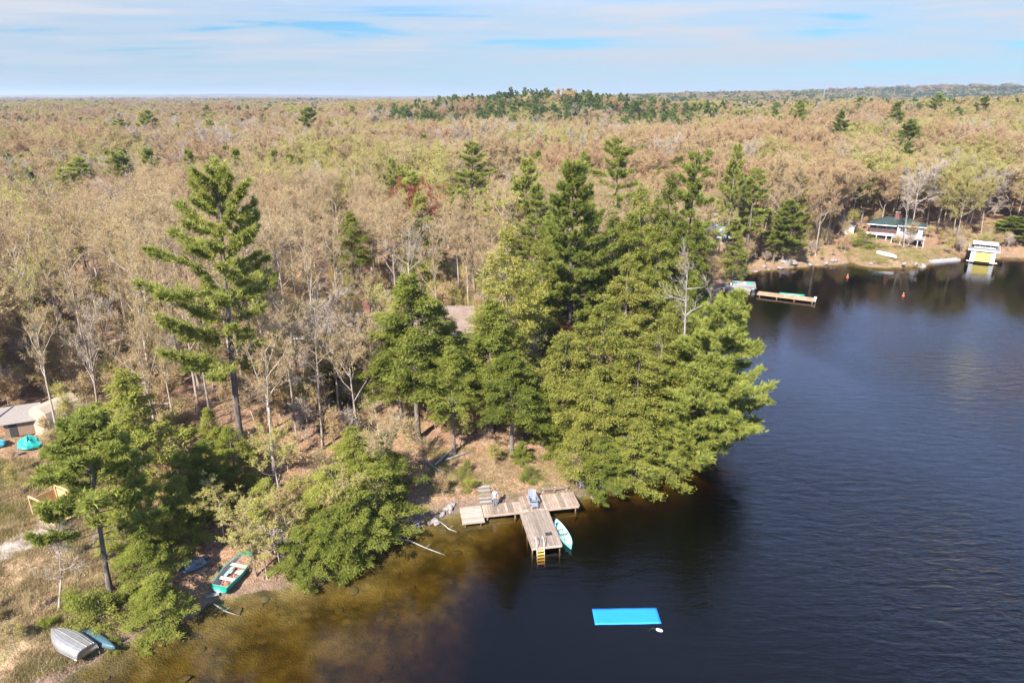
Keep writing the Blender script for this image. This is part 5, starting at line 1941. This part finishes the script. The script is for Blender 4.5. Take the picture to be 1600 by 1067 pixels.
def person(O, rz):
    x, y = -3.55, 1.42
    X, Y = O[0] + x * math.cos(rz) - y * math.sin(rz), O[1] + x * math.sin(rz) + y * math.cos(rz)
    p = thing('person', 'person in a light blue shirt and jeans standing on the boardwalk', 'person', (X, Y, 0.58), R(8))
    p.scale = (1.06,) * 3
    # facing -y; arms slightly bent at the sides
    pts = [(0, 0, .98), (0, .01, 1.12), (0, .015, 1.28), (0, .0, 1.43), (0, -.005, 1.51), (0, -.015, 1.58), (0, -.025, 1.67), (0, -.02, 1.75)]
    rad = [(.155, .115), (.145, .105), (.165, .115), (.14, .095), (.058, .058), (.062, .07), (.080, .098), (.062, .075)]
    ed = [(i, i + 1) for i in range(7)]
    for s in (-1, 1):
        b = len(pts)
        pts += [(s * .185, .01, 1.425), (s * .235, .03, 1.27), (s * .27, .02, 1.13), (s * .265, -.06, .98), (s * .255, -.10, .89), (s * .25, -.115, .84)]
        rad += [.062, .050, .042, .036, .027, .036]
        ed += [(3, b)] + [(b + i, b + i + 1) for i in range(5)]
        for k, (dx, dy, ll) in enumerate([(-.032, -.012, .075), (-.010, -.020, .085), (.012, -.020, .08), (.032, -.012, .062)]):
            c = len(pts)
            pts += [(s * .25 + dx, -.125 + dy * .5, .80), (s * .25 + dx * 1.1, -.13 + dy, .80 - ll * .55), (s * .25 + dx * 1.1, -.115 + dy, .80 - ll)]
            rad += [.0105, .0095, .008]
            ed += [(b + 5, c), (c, c + 1), (c + 1, c + 2)]
        c = len(pts)
        pts += [(s * .25 - s * .035, -.15, .845), (s * .25 - s * .045, -.175, .80)]
        rad += [.0125, .0095]
        ed += [(b + 4, c), (c, c + 1)]
        b = len(pts)
        pts += [(s * .095, .0, .90), (s * .105, -.01, .70), (s * .11, -.015, .50), (s * .115, .02, .28), (s * .12, .035, .10), (s * .125, -.09, .045)]
        rad += [.095, .078, .058, .056, .040, .036]
        ed += [(0, b)] + [(b + i, b + i + 1) for i in range(5)]
    body = skin_mesh('body', pts, ed, rad, M['skin'], p, 1)
    f = MB()
    f.ball((0, -.128, 1.655), (.016, .028, .026), 8, 6)
    for s in (-1, 1):
        f.ball((s * .085, -.012, 1.665), (.014, .026, .034), 8, 6)
    f.build('nose_and_ears', M['skin'], p)
    e = MB()
    for s in (-1, 1):
        e.ball((s * .032, -.108, 1.685), (.012, .010, .008), 8, 6)
    e.box((0, -.114, 1.605), (.045, .012, .010))
    e.build('eyes_and_mouth', M['hair'], p)
    h = MB()
    h.ball((0, .0, 1.735), (.098, .112, .082), 14, 8)
    h.ball((0, .05, 1.69), (.094, .075, .085), 12, 8)
    h.build('hair', M['hair'], p)
    # shirt: torso and short sleeves over the body
    sp = [(0, .0, .93), (0, .01, 1.12), (0, .015, 1.28), (0, .0, 1.42), (0, -.003, 1.475)]
    sr = [(.185, .135), (.172, .128), (.188, .138), (.165, .115), (.078, .075)]
    se = [(i, i + 1) for i in range(4)]
    for s in (-1, 1):
        b = len(sp)
        sp += [(s * .19, .01, 1.425), (s * .228, .028, 1.30), (s * .25, .03, 1.20)]
        sr += [.078, .072, .070]
        se += [(3, b), (b, b + 1), (b + 1, b + 2)]
    skin_mesh('shirt', sp, se, sr, M['shirt'], p, 1)
    jp = [(0, 0, .985), (0, 0, .93)]
    jr = [(.168, .125), (.17, .125)]
    je = [(0, 1)]
    for s in (-1, 1):
        b = len(jp)
        jp += [(s * .098, .0, .84), (s * .107, -.01, .66), (s * .112, -.012, .48), (s * .117, .02, .28), (s * .12, .03, .08)]
        jr += [.108, .092, .078, .072, .066]
        je += [(1, b)] + [(b + i, b + i + 1) for i in range(4)]
    skin_mesh('jeans', jp, je, jr, M['jeans'], p, 1)
    for s in (-1, 1):
        MB().ball((s * .125, -.05, .045), (.055, .145, .05), 12, 8).build('shoe', M['shoe'], p)


brown_cottage()
white_cottage()
boathouse()
teal_cottage()
radio_mast()
clearing_shed()
O_, RZ_ = shore_boardwalk()
adirondack(O_, RZ_)
boats()
person(O_, RZ_)
OCC += [(-32, 39, 3.2), (-23.2, 47.5, 2.6), (1, 58.5, 6.5), (-3, 61, 3), (4, 60.5, 3), (88, 161, 3), (96, 163, 5), (104, 167, 4), (93, 168, 5), (87, 168, 4.5), (90, 174, 4), (-45, 50, 4), (-41, 46, 5)]


# ------------------------------------------------------------------ small things on the shore
def rock_mesh(seed, flat=0.6):
    rng = np.random.default_rng(seed)
    b = MB()
    b.ball((0, 0, 0), 1.0, 12, 8)
    k = rng.uniform(0, 6.28, 9)
    vs = []
    for p in b.v:
        s = 1 + 0.16 * math.sin(2.1 * p[0] + k[0]) + 0.14 * math.sin(2.7 * p[1] + k[1]) + 0.12 * math.sin(3.9 * p[2] + k[2]) + 0.07 * math.sin(6 * p[0] + 5 * p[1] + k[3])
        v = [p[0] * s * 1.1, p[1] * s * 0.85, p[2] * s * flat]
        for a in range(4):
            n = Vector((math.cos(k[4] + a * 1.7), math.sin(k[4] + a * 1.7), 0.25 * math.sin(k[5] + a))).normalized()
            e = Vector(v).dot(n) - 0.72
            if e > 0:
                v = [v[0] - n.x * e * 0.9, v[1] - n.y * e * 0.9, v[2] - n.z * e * 0.9]
        vs.append(tuple(v))
    b.v = vs
    m = b.mesh('rock')
    m.materials.append(M['rock'])
    return m


def shore_bits():
    rng = random.Random(8)
    rocks = [rock_mesh(i) for i in range(5)]

    def rock(x, y, s, label, group, z=None):
        o = bpy.data.objects.new('rock', rng.choice(rocks))
        o.location = (x, y, (max(hz(x, y), -0.15) if z is None else z) + s * 0.12)
        o.scale = (s, s * rng.uniform(.8, 1.1), s * rng.uniform(.7, 1.1))
        o.rotation_euler = (rng.uniform(-.2, .2), rng.uniform(-.2, .2), rng.uniform(0, 6.28))
        COL.objects.link(o)
        tag(o, label, 'rock', group)
        return o
    for k in range(34):
        t = rng.random()
        x = -12.6 + 7.2 * t
        y = 51.6 + 5.0 * t + rng.uniform(-0.3, 1.3)
        rock(x, y, rng.uniform(.16, .46), 'grey stone of the bouldery bank left of the pale swim platform', 'stones on the bank left of the platform')
    for k in range(14):
        rock(7.2 + rng.uniform(0, 3.6), 59.6 + rng.uniform(0.0, 2.4), rng.uniform(.15, .4), 'stone on the bank right of the boardwalk end', 'stones right of the boardwalk')
    for k in range(26):
        i = rng.choice([29, 30, 31, 36, 37, 38, 39, 40, 41, 42, 43])
        a, b = SH[i], SH[i + 1]
        t = rng.random()
        x, y = a[0] * (1 - t) + b[0] * t + rng.uniform(-.5, .8), a[1] * (1 - t) + b[1] * t + rng.uniform(-.2, 1.0)
        rock(x, y, rng.uniform(.3, .85), 'pale stone at the waterline of the far shore', 'stones on the far shore')
    x, y = at_ground(1228, 412)
    for k in range(3):
        rock(x + k * 1.3 - 1, y + rng.uniform(-.4, .4), rng.uniform(.8, 1.3), 'big dark-streaked boulder under the full green shore pine', 'boulders under the shore pine')
    rock(-27.0, 56.5, 0.5, 'single grey stone on the slope above the green rowboat', None)
    # grey concrete box
    bx = thing('pump_box', 'weathered grey concrete box on the bank at the right end of the boardwalk', 'box', (7.35, 60.9, hz(7.35, 60.9)), R(8))
    MB().box((0, 0, 0.32), (1.05, 0.8, 0.7)).build('box_body', M['concrete'], bx, bevel=0.03)
    MB().box((0, 0, 0.70), (1.16, 0.9, 0.09)).build('lid', M['concrete'], bx, bevel=0.02)
    MB().box((0.05, -0.405, 0.35), (0.34, 0.02, 0.18)).build('vent', M['dark'], bx)
    # globe lamp on a post
    lx, ly = at_ground(733, 738)
    lp = thing('globe_lamp', 'small white globe lamp on a thin post beside the path up the bank', 'lamp', (lx, ly, hz(lx, ly)))
    MB().tube([(0, 0, -0.1), (0, 0, 0.62)], 0.035, 8).build('post', M['rope'], lp)
    MB().ball((0, 0, 0.74), 0.15, 12, 8).build('globe', M['white'], lp)
    # driftwood
    for pts, r, lab in (([(-11.5, 52.9, .05), (-10.6, 52.55, .14), (-9.3, 52.2, .16), (-7.7, 51.2, .10), (-6.7, 50.7, .05), (-5.9, 50.4, -.05)], [.05, .06, .065, .05, .04, .015], 'long pale driftwood pole floating from the rocky bank'),
                        ([(-6.9, 55.3, .10), (-6.3, 54.6, .10), (-5.9, 54.1, .06), (-5.1, 53.75, -.03)], [.045, .05, .045, .02], 'short pale stick in the shallows by the swim platform'),
                        ([(-23.6, 43.9, .25), (-22.5, 43.2, .15), (-21.0, 42.9, -.15)], [.05, .04, .015], 'thin grey branch dipping into the shallows below the green rowboat'),
                        ([(-33.6, 34.9, .35), (-32.6, 36.0, .30), (-31.9, 36.6, .20)], [.05, .05, .03], 'pale stick on the bank below the overturned boat')):
        b = MB().tube(pts, r, 7)
        k = len(pts) // 2
        b.tube([pts[k], (pts[k][0] + .35, pts[k][1] + .4, pts[k][2] + .12)], [r[k] * .6, .008], 5)
        tag(b.build('driftwood', M['dead']), lab, 'driftwood')
    # fallen trunks on the forest floor
    for k in range(14):
        u, v = rng.choice([(300, 640), (330, 590), (430, 700), (480, 660), (250, 620), (660, 730), (720, 700), (560, 660), (200, 540), (390, 620), (110, 600), (300, 560), (440, 620), (510, 640)]), 0
        x, y = at_ground(*u)
        x += rng.uniform(-4, 4)
        y += rng.uniform(-3, 3)
        a = rng.uniform(0, 3.14)
        L = rng.uniform(2.5, 6)
        pts = []
        for t in (-.5, -.2, .1, .5):
            px, py = x + math.cos(a) * L * t, y + math.sin(a) * L * t
            pts.append((px, py, hz(px, py) + 0.12))
        o = MB().tube(pts, [.13, .12, .10, .05], 7).build('fallen_trunk', M['dead'])
        tag(o, 'grey fallen trunk lying in the leaf litter under the bare trees', 'fallen trunk', 'fallen trunks in the woods')
    # low shrubs of the clearing
    sh = gen_hemlock(201, 1.6, 1.4, 0.02, dens=1.6, size=0.16, droop=0.1, pw=0.35, lump=0.5, up=0.6)
    shape_conifer('low_shrub', sh, 1.6, 1.4, 'hemlock')
    for u, v, H, W, lab in [(140, 962, 2.3, 3.4, 'green juniper-like shrub beside the leaning thin tree'),
                            (162, 978, 1.8, 2.8, 'second green shrub in front of the juniper-like shrub, nearer the water'),
                            (76, 982, 0.9, 1.5, 'small vivid green shrub at the foot of the leaning thin tree'),
                            (215, 930, 0.9, 1.8, 'low green shrub between the clearing and the waterside hemlock bush'),
                            (182, 1018, 0.8, 1.1, 'little green shrub on the bank at the stern of the overturned boat'),
                            (1352, 386, 3.0, 6.5, 'spreading green shrub left of the white cottage porch'),
                            (735, 762, 1.1, 1.6, 'bright green shrub left of the bank steps'),
                            (728, 740, 1.3, 1.3, 'green shrub by the globe lamp'),
                            (828, 752, 1.2, 2.0, 'bright shrub right behind the lounge chair')]:
        x, y = at_ground(u, v)
        tree('shrub', lab, 'shrub', 'low_shrub', x, y, H=H, W=W, occ=0.5)


M['dead'] = M['dead_bark']
M['wet_rock'] = plain('algae_covered_stone', (.075, .058, .026), 0.9, var=0.5, scale=3, bump=0.4)
shore_bits()


# ------------------------------------------------------------------ the woods
PROTO = bpy.data.collections.new('woods')            # shapes for the far woods; not part of the scene itself


def scatter(name, label, pts, picks, rots, scl, protos):
    """one object that stands for a wood: points that carry tree shapes"""
    col = bpy.data.collections.new(name)
    for i, m in enumerate(protos):
        o = bpy.data.objects.new('%s_%02d' % (name, i), m)
        col.objects.link(o)
    me = bpy.data.meshes.new(name)
    me.vertices.add(len(pts))
    me.vertices.foreach_set('co', np.asarray(pts, np.float32).ravel())
    a = me.attributes.new('pick', 'INT', 'POINT')
    a.data.foreach_set('value', np.asarray(picks, np.int32))
    a = me.attributes.new('turn', 'FLOAT_VECTOR', 'POINT')
    a.data.foreach_set('vector', np.asarray(rots, np.float32).ravel())
    a = me.attributes.new('size', 'FLOAT_VECTOR', 'POINT')
    a.data.foreach_set('vector', np.asarray(scl, np.float32).ravel())
    me.update()
    o = link(name, me)
    ng = bpy.data.node_groups.new(name, 'GeometryNodeTree')
    ng.interface.new_socket('Geometry', in_out='INPUT', socket_type='NodeSocketGeometry')
    ng.interface.new_socket('Geometry', in_out='OUTPUT', socket_type='NodeSocketGeometry')
    gi = ng.nodes.new('NodeGroupInput')
    go = ng.nodes.new('NodeGroupOutput')
    ip = ng.nodes.new('GeometryNodeInstanceOnPoints')
    ci = ng.nodes.new('GeometryNodeCollectionInfo')
    ci.inputs['Collection'].default_value = col
    ci.inputs['Separate Children'].default_value = True
    ci.inputs['Reset Children'].default_value = True
    ip.inputs['Pick Instance'].default_value = True
    for an, dt, sock in (('pick', 'INT', 'Instance Index'), ('turn', 'FLOAT_VECTOR', 'Rotation'), ('size', 'FLOAT_VECTOR', 'Scale')):
        na = ng.nodes.new('GeometryNodeInputNamedAttribute')
        na.data_type = dt
        na.inputs['Name'].default_value = an
        ng.links.new(na.outputs[0], ip.inputs[sock])
    ng.links.new(gi.outputs[0], ip.inputs['Points'])
    ng.links.new(ci.outputs[0], ip.inputs['Instance'])
    ng.links.new(ip.outputs[0], go.inputs[0])
    md = o.modifiers.new('scatter', 'NODES')
    md.node_group = ng
    tag(o, label, None, None, 'stuff')
    return o


def proto_bare(arr, sp, name):
    V, F, mi = join_arrays([arr[0], arr[1], arr[2]])
    m = np_mesh(name, V, F, mi)
    for x in (M['grey_bark'], SPECIES[sp][0], SPECIES[sp][1]):
        m.materials.append(x)
    return m


def proto_conifer(arr, leaf, name):
    V, F, mi = join_arrays(list(arr))
    m = np_mesh(name, V, F, mi)
    m.materials.append(M['pine_bark'])
    m.materials.append(M[leaf])
    return m


SP = ['tan', 'rust', 'green', 'grey']


def grid_pts(rng, r0, r1, step, azm=50):
    """jittered grid of places between two distances inside the wide field in front of the lake"""
    n = int(r1 / step) + 2
    gx, gy = np.meshgrid(np.arange(-n, n + 1), np.arange(-2, n + 1), indexing='ij')
    x = (gx.ravel() + rng.uniform(-.42, .42, gx.size)) * step
    y = (gy.ravel() + rng.uniform(-.42, .42, gx.size)) * step
    r = np.hypot(x, y)
    az = np.degrees(np.arctan2(x, y))
    k = (r >= r0) & (r < r1) & (np.abs(az) < azm)
    return x[k], y[k]


def species_at(x, y, rng):
    """which broadleaf grows where: drifts of rust, yellow-green, tan and grey crowns"""
    n1 = vnoise(x, y, 38, 31) * 0.6 + vnoise(x, y, 13, 32) * 0.45 + rng.normal(0, .20, len(x))
    n2 = vnoise(x, y, 45, 33) * 0.6 + rng.normal(0, .34, len(x))
    far = smooth(np.hypot(x, y), 105, 190)
    sp = np.zeros(len(x), int)
    sp[n1 > 0.70 - 0.58 * far] = 1
    sp[n1 < -0.30 + 0.02 * far] = 2
    sp[n2 > 0.70 - 0.22 * far] = 3
    return sp


def conifer_share(x, y):
    p = 0.03 + 0.16 * smooth(vnoise(x, y, 70, 41), 0.25, 0.7)
    p = np.maximum(p, 0.80 * smooth(gauss(x, y, 22, 490, 125, 150), 0.38, 0.55))
    p = np.maximum(p, 0.70 * smooth(gauss(x, y, 170, 620, 110, 60), 0.25, 0.6))
    p = np.maximum(p, 0.80 * smooth(gauss(x, y, 1750, 2450, 1350, 800), 0.10, 0.4))
    p = np.maximum(p, 0.6 * smooth(gauss(x, y, 520, 1750, 480, 480), 0.20, 0.6))
    p = np.maximum(p, 0.40 * smooth(gauss(x, y, 250, 500, 240, 120), 0.2, 0.6))
    r = np.hypot(x, y)
    p = np.where(r < 150, 0.0, p)
    p = np.maximum(p, 0.10 * smooth(r, 220, 420))
    p = np.maximum(p, (0.25 + 0.25 * vnoise(x, y, 300, 43)) * smooth(r, 600, 1500))
    return p


REGIONS = [
    (lambda x, y, u: y > 128 and x > 40 and u < 1330, 'on the hillside above the far brown dock'),
    (lambda x, y, u: y > 128 and x > 40, 'on the hillside round the white cottage'),
    (lambda x, y, u: u < 160, 'above the grey shed and tent'),
    (lambda x, y, u: u < 300, 'left of the tall white pine'),
    (lambda x, y, u: u < 430, 'close round the tall white pine'),
    (lambda x, y, u: u < 560, 'above the long cottage eave'),
    (lambda x, y, u: u < 700, 'above the brown cottage roof'),
    (lambda x, y, u: u < 860, 'left of the middle pine'),
    (lambda x, y, u: True, 'right of the middle pine'),
]
LOOK = {'tan': 'tan budding tree', 'rust': 'rust-brown budding tree', 'green': 'yellow-green budding tree', 'grey': 'grey leafless tree'}


def build_woods():
    rng = np.random.default_rng(77)
    random.seed(5)
    occ = np.array(OCC)
    xs, ys, hs, rd = [], [], [], []
    for r0, r1, step in ((40, 110, 5.4), (110, 420, 6.4), (420, 1000, 8.0), (1000, 2600, 13.0), (2600, 11000, 46.0)):
        x, y = grid_pts(rng, r0, r1, step)
        d = shore_dist(x, y)
        k = d > (2.6 if r0 < 400 else 6)
        x, y, d = x[k], y[k], d[k]
        if r0 < 400:
            k = ~in_poly(CLEAR, x, y)
            near = np.ones(len(x), bool)
            for ox, oy, orad in occ:
                near &= (np.hypot(x - ox, y - oy) > orad * 0.85 + 0.6)
            k &= near
            # thin grove round the dock and cottage; the trees there are placed one by one
            k &= ~((y < 76) & (x > -14) & (x < 26))
            k &= ~((y < 100) & (x > -12) & (x < 30) & (rng.random(len(x)) < 0.6))
            k &= ~((x > 84) & (x < 112) & (y < 166))
            k &= ~((d < 4) & (y > 120) & (rng.random(len(x)) < 0.5))
            x, y = x[k], y[k]
        xs.append(x)
        ys.append(y)
        rd.append(np.full(len(x), step))
    x, y, st = np.concatenate(xs), np.concatenate(ys), np.concatenate(rd)
    z = height(x, y)
    r = np.hypot(x, y)
    con = rng.random(len(x)) < conifer_share(x, y)
    sp = species_at(x, y, rng)
    u = 800 + FPX * x / (y * math.cos(PITCH) + (CAM_H - z) * math.sin(PITCH))
    inview = (u > -60) & (u < 1660) & (r < 420)
    ht = 14.6 + 3.3 * vnoise(x, y, 30, 51) + rng.normal(0, 1.1, len(x)) + 1.5 * smooth(r, 100, 200)

    # the nearest broadleaf trees, one by one
    idx = np.where(inview & ~con)[0]
    idx = idx[np.argsort(r[idx])]
    single = idx[:272]
    for i in single:
        s = SP[sp[i]]
        key = BARE_KEYS[s][rng.integers(len(BARE_KEYS[s]))]
        for f, reg in REGIONS:
            if f(x[i], y[i], u[i]):
                break
        h = float(ht[i] * (0.92 if r[i] < 85 else 1.0))
        small = rng.random() < 0.10
        if small:
            h *= 0.62
        size = 'short ' if small else ('tall ' if h > 16.4 else ('low ' if h < 13.2 else ''))
        rank = ' in the front rank' if r[i] < 80 else (' in the middle rank' if r[i] < 105 else (' in the back rank' if r[i] < 128 else ' in the rearmost rank'))
        look = size + LOOK[s]
        reg = reg + rank
        if r[i] < 98 and s != 'rust':
            key = s + '_open_' + 'abc'[rng.integers(3)]
            h *= 1.12
        a, b, h0, r0_, _ = SHAPES[key]
        o = thing('bare_tree', look + ' ' + reg, 'bare tree', (x[i], y[i], z[i] - 0.1), 0, look.split(' tree')[0] + ' trees ' + reg)
        sz = h / h0
        sx = sz * rng.uniform(0.85, 1.1) * (0.8 if small else 1) * (1.18 if r[i] > 105 else 1.0)
        o.scale = (sx, sx, sz)
        o.rotation_euler = (rng.normal(0, .05), rng.normal(0, .05), rng.uniform(0, 6.28))
        link('trunk', a, o)
        link('crown', b, o)
    # pines that rise out of the brown canopy, one by one
    idx = np.where((u > -60) & (u < 1660) & con & (r < 760))[0]
    idx = idx[np.argsort(r[idx])]
    csingle = idx[:170]
    ck = ['pine_a', 'pine_b', 'pine_c', 'pine_d']
    for i in csingle:
        ridge = r[i] > 400
        if ridge:
            lab, g = 'dark pine in the pine stand on the rise behind the leafless woods', 'pines of the stand on the rise'
        elif u[i] < 700:
            dist = 'near' if r[i] < 250 else ('midway' if r[i] < 330 else 'far')
            where = 'left of the tall white pine' if u[i] < 340 else ('above the brown cottage' if u[i] < 560 else 'left of the pine stand')
            lab, g = 'scattered pine %s in the brown canopy %s' % (dist, where), 'scattered pines %s %s' % (dist, where)
        else:
            dist = 'low' if r[i] < 250 else ('midway up' if r[i] < 330 else 'high')
            where = 'behind the point' if u[i] < 1000 else ('above the far dock' if u[i] < 1280 else 'above the white cottage')
            lab, g = 'scattered pine %s on the brown wooded slope %s' % (dist, where), 'scattered pines %s %s' % (dist, where)
        key = ck[rng.integers(4)]
        a, b, h0, r0_, _ = SHAPES[key]
        h = rng.uniform(16, 21) if ridge else rng.uniform(15, 20)
        o = thing('white_pine', lab, 'pine tree', (x[i], y[i], z[i] - 0.1), 0, g)
        sz = h / h0
        o.scale = (sz * rng.uniform(.9, 1.25),) * 2 + (sz,)
        o.rotation_euler = (0, 0, rng.uniform(0, 6.28))
        link('trunk', a, o)
        link('crown', b, o)

    # all the rest: two masses
    mid = [gen_bare(41, 16, 4.9, 0.42, dens=1.2, bud=0.11, nbud=5, limbs=9, twig_w=0.040), gen_bare(42, 16, 5.0, 0.36, dens=1.2, bud=0.11, nbud=5, limbs=9, ascend=0.75, twig_w=0.040)]
    midg = [gen_bare(43, 16, 4.6, 0.42, dens=1.2, bud=0.10, nbud=2, limbs=9, twig_w=0.05)]
    far = [gen_bare(44, 15, 5.6, 0.40, dens=0.85, bud=0.26, nbud=5, limbs=9, twig_w=0.075)]
    protos, table = [], {}
    for s in SP:
        table[s, 0] = []
        for a in (midg if s == 'grey' else mid):
            table[s, 0].append(len(protos))
            protos.append(proto_bare(a, s, 'woods_' + s))
        table[s, 1] = [len(protos)]
        protos.append(proto_bare(far[0], s, 'far_woods_' + s))
    rest = ~con
    rest[single] = False
    ii = np.where(rest)[0]
    pick = np.zeros(len(ii), int)
    for n, i in enumerate(ii):
        t = table[SP[sp[i]], 0 if r[i] < 480 else 1]
        pick[n] = t[(i * 7) % len(t)]
    big = np.clip(st[ii] / 7.5, 0.9, 4.0)
    w = rng.uniform(0.85, 1.5, len(ii)) * np.where(r[ii] < 480, 1.0, big * 0.95)
    hh = ht[ii] / 16.0 * np.where(r[ii] > 2600, 1.25, 1.0)
    scatter('leafless_woods', 'brown and yellow-green leafless woods reaching to the horizon', np.stack([x[ii], y[ii], z[ii] - .1], 1), pick,
            np.stack([rng.normal(0, .05, len(ii)), rng.normal(0, .05, len(ii)), rng.uniform(0, 6.28, len(ii))], 1), np.stack([w, w, hh], 1), protos)
    cp = [proto_conifer(gen_pine(61, 19, 4.6, .2, gap=1.2, dens=.7, needle=.75), 'pine_far', 'far_pine'),
          proto_conifer(gen_pine(62, 20, 4.0, .3, gap=1.3, dens=.7, needle=.75, wild=.5), 'pine_far', 'far_pine'),
          proto_conifer(gen_pine(63, 17, 4.6, .1, gap=1.3, dens=.6, needle=.85), 'pine_far', 'far_pine')]
    rest = con.copy()
    rest[csingle] = False
    ii = np.where(rest)[0]
    big = np.clip(st[ii] / 7.0, 0.9, 3.4)
    w = rng.uniform(0.8, 1.25, len(ii)) * big
    hh = rng.uniform(0.75, 1.12, len(ii))
    scatter('far_conifer_woods', 'dark conifer woods along the far ridges', np.stack([x[ii], y[ii], z[ii] - .1], 1), rng.integers(0, 3, len(ii)),
            np.stack([np.zeros(len(ii)), np.zeros(len(ii)), rng.uniform(0, 6.28, len(ii))], 1), np.stack([w, w, hh], 1), cp)
    print('TRIS', sum(len(m.polygons) for m in bpy.data.meshes))
    print('WOODS', len(x), 'single', len(single), r[single].max(), 'pines', len(csingle), r[csingle].max())

    # undergrowth: saplings and leafing brush between the trunks
    x, y = grid_pts(rng, 38, 215, 1.75)
    d = shore_dist(x, y)
    k = (d > 0.8) & (rng.random(len(x)) < 0.42) & ((np.hypot(x, y) < 130) | (d < 45)) & ~((x > 84) & (x < 112) & (y < 168)) & ~(in_poly(CLEAR, x, y) & (rng.random(len(x)) < 0.22)) & ~((x > -10) & (x < 7) & (y < 68) & (rng.random(len(x)) < 0.80))
    for ox, oy, orad in OCC:
        if (ox, oy) in ((-32, 39), (-23.2, 47.5)) or orad in (9, 7, 4.2, 6.5, 3, 5, 4):
            k &= np.hypot(x - ox, y - oy) > orad * 0.8
    x, y = x[k], y[k]
    br = [gen_bare(71, 3.2, 0.9, .15, limbs=5, dens=1.0, bud=0.09, nbud=3, twig_w=.014), gen_bare(72, 2.0, 0.9, .05, limbs=6, dens=1.2, bud=0.09, nbud=4, twig_w=.014, ascend=.9),
          gen_bare(73, 5.0, 1.2, .25, limbs=6, dens=.9, bud=0.10, nbud=4, twig_w=.016)]
    pr = []
    for a, s in ((br[0], 'tan'), (br[1], 'tan'), (br[2], 'tan'), (br[1], 'green'), (br[2], 'green'), (br[0], 'grey'), (br[2], 'rust')):
        pr.append(proto_bare(a, s, 'brush_' + s))
    s = rng.uniform(0.45, 1.2, len(x))
    low = in_poly(CLEAR, x, y)
    s[low] *= 0.5
    scatter('undergrowth', 'leafless and budding brush on the forest floor', np.stack([x, y, height(x, y) - .05], 1), rng.integers(0, len(pr), len(x)),
            np.stack([rng.normal(0, .1, len(x)), rng.normal(0, .1, len(x)), rng.uniform(0, 6.28, len(x))], 1), np.stack([s, s, s], 1), pr)
    # stones lying on the lake bed of the shallows
    n = 330
    x = rng.uniform(-32, 4, n)
    y = rng.uniform(32, 57, n)
    d = shore_dist(x, y)
    k = (d < -0.4) & (d > -13) & (vnoise(x, y, 3.5, 91) > -0.1)
    x, y = x[k], y[k]
    st_m = [rock_mesh(i + 20, 0.5) for i in range(3)]
    for m_ in st_m:
        m_.materials.clear()
        m_.materials.append(M['wet_rock'])
    sc1 = 0.07 + 0.42 * rng.random(len(x)) ** 2.6
    scatter('submerged_stones', 'brown algae-covered stones on the bed of the shallows', np.stack([x, y, height(x, y) + .02], 1), rng.integers(0, 3, len(x)),
            np.stack([rng.normal(0, .15, len(x)), rng.normal(0, .15, len(x)), rng.uniform(0, 6.28, len(x))], 1), np.stack([sc1 * rng.uniform(.8, 1.3, len(x)), sc1, sc1 * .5], 1), st_m)
    # dry grass and small plants on the clearing and the sunny banks
    g = Geo()
    n = 60
    P = np.concatenate([rng.normal(0, .22, (n, 2)), np.zeros((n, 1))], 1)
    g.tris(P, unit(rng.normal(0, .5, (n, 3)) + [0, 0, 1.0]), rng.uniform(.12, .34, n), np.full(n, .022), rng.normal(0, 1, (n, 3)))
    V, F = g.arrays()
    gm = [np_mesh('grass_tuft', V, F), np_mesh('grass_tuft_green', V, F)]
    gm[0].materials.append(leaf_mat('dry_grass', [(.17, .12, .055), (.30, .225, .11), (.40, .32, .18)], .2))
    gm[1].materials.append(leaf_mat('green_grass', [(.10, .11, .03), (.22, .21, .06), (.32, .28, .10)], .25))
    n = 15000
    x = np.concatenate([rng.uniform(-62, -27, n), rng.uniform(-9, 9, 700), rng.uniform(82, 112, 2600)])
    y = np.concatenate([rng.uniform(33, 61, n), rng.uniform(58.5, 66, 700), rng.uniform(157, 172, 2600)])
    k = (shore_dist(x, y) > 0.25) & (in_poly(CLEAR, x, y) | (x > -10))
    k &= ~((seg_dist(x, y, [(-60, 38), (-44, 45.0), (-40.5, 50.0), (-41, 54)]) < 1.1) & (rng.random(len(x)) < .9))
    k &= vnoise(x, y, 2.2, 81) + rng.normal(0, .4, len(x)) > -0.35
    x, y = x[k], y[k]
    s = rng.uniform(.6, 1.5, len(x))
    gp = ((vnoise(x, y, 4, 82) + rng.normal(0, .35, len(x))) > 0.25).astype(int)
    scatter('dry_grass', 'dry tan and greenish grass on the clearing and banks', np.stack([x, y, height(x, y)], 1), gp,
            np.stack([np.zeros(len(x)), np.zeros(len(x)), rng.uniform(0, 6.28, len(x))], 1), np.stack([s, s, s], 1), gm)


build_woods()


# ------------------------------------------------------------------ air
def build_haze():
    m = bpy.data.materials.new('thin_haze')
    m.use_nodes = True
    t = NT(m.node_tree)
    for n in list(t.n):
        if n.type != 'OUTPUT_MATERIAL':
            t.n.remove(n)
    out = [n for n in t.n if n.type == 'OUTPUT_MATERIAL'][0]
    v = t.new('ShaderNodeVolumePrincipled')
    v.inputs['Color'].default_value = (0.74, 0.86, 1.0, 1)
    v.inputs['Density'].default_value = 0.00011
    v.inputs['Anisotropy'].default_value = 0.3
    t.link(v.outputs[0], out.inputs['Volume'])
    o = MB().box((0, 5000, 50), (27500, 18000, 130)).build('haze', m)
    tag(o, 'thin spring haze over the lake and woods', None, None, 'stuff')


build_haze()
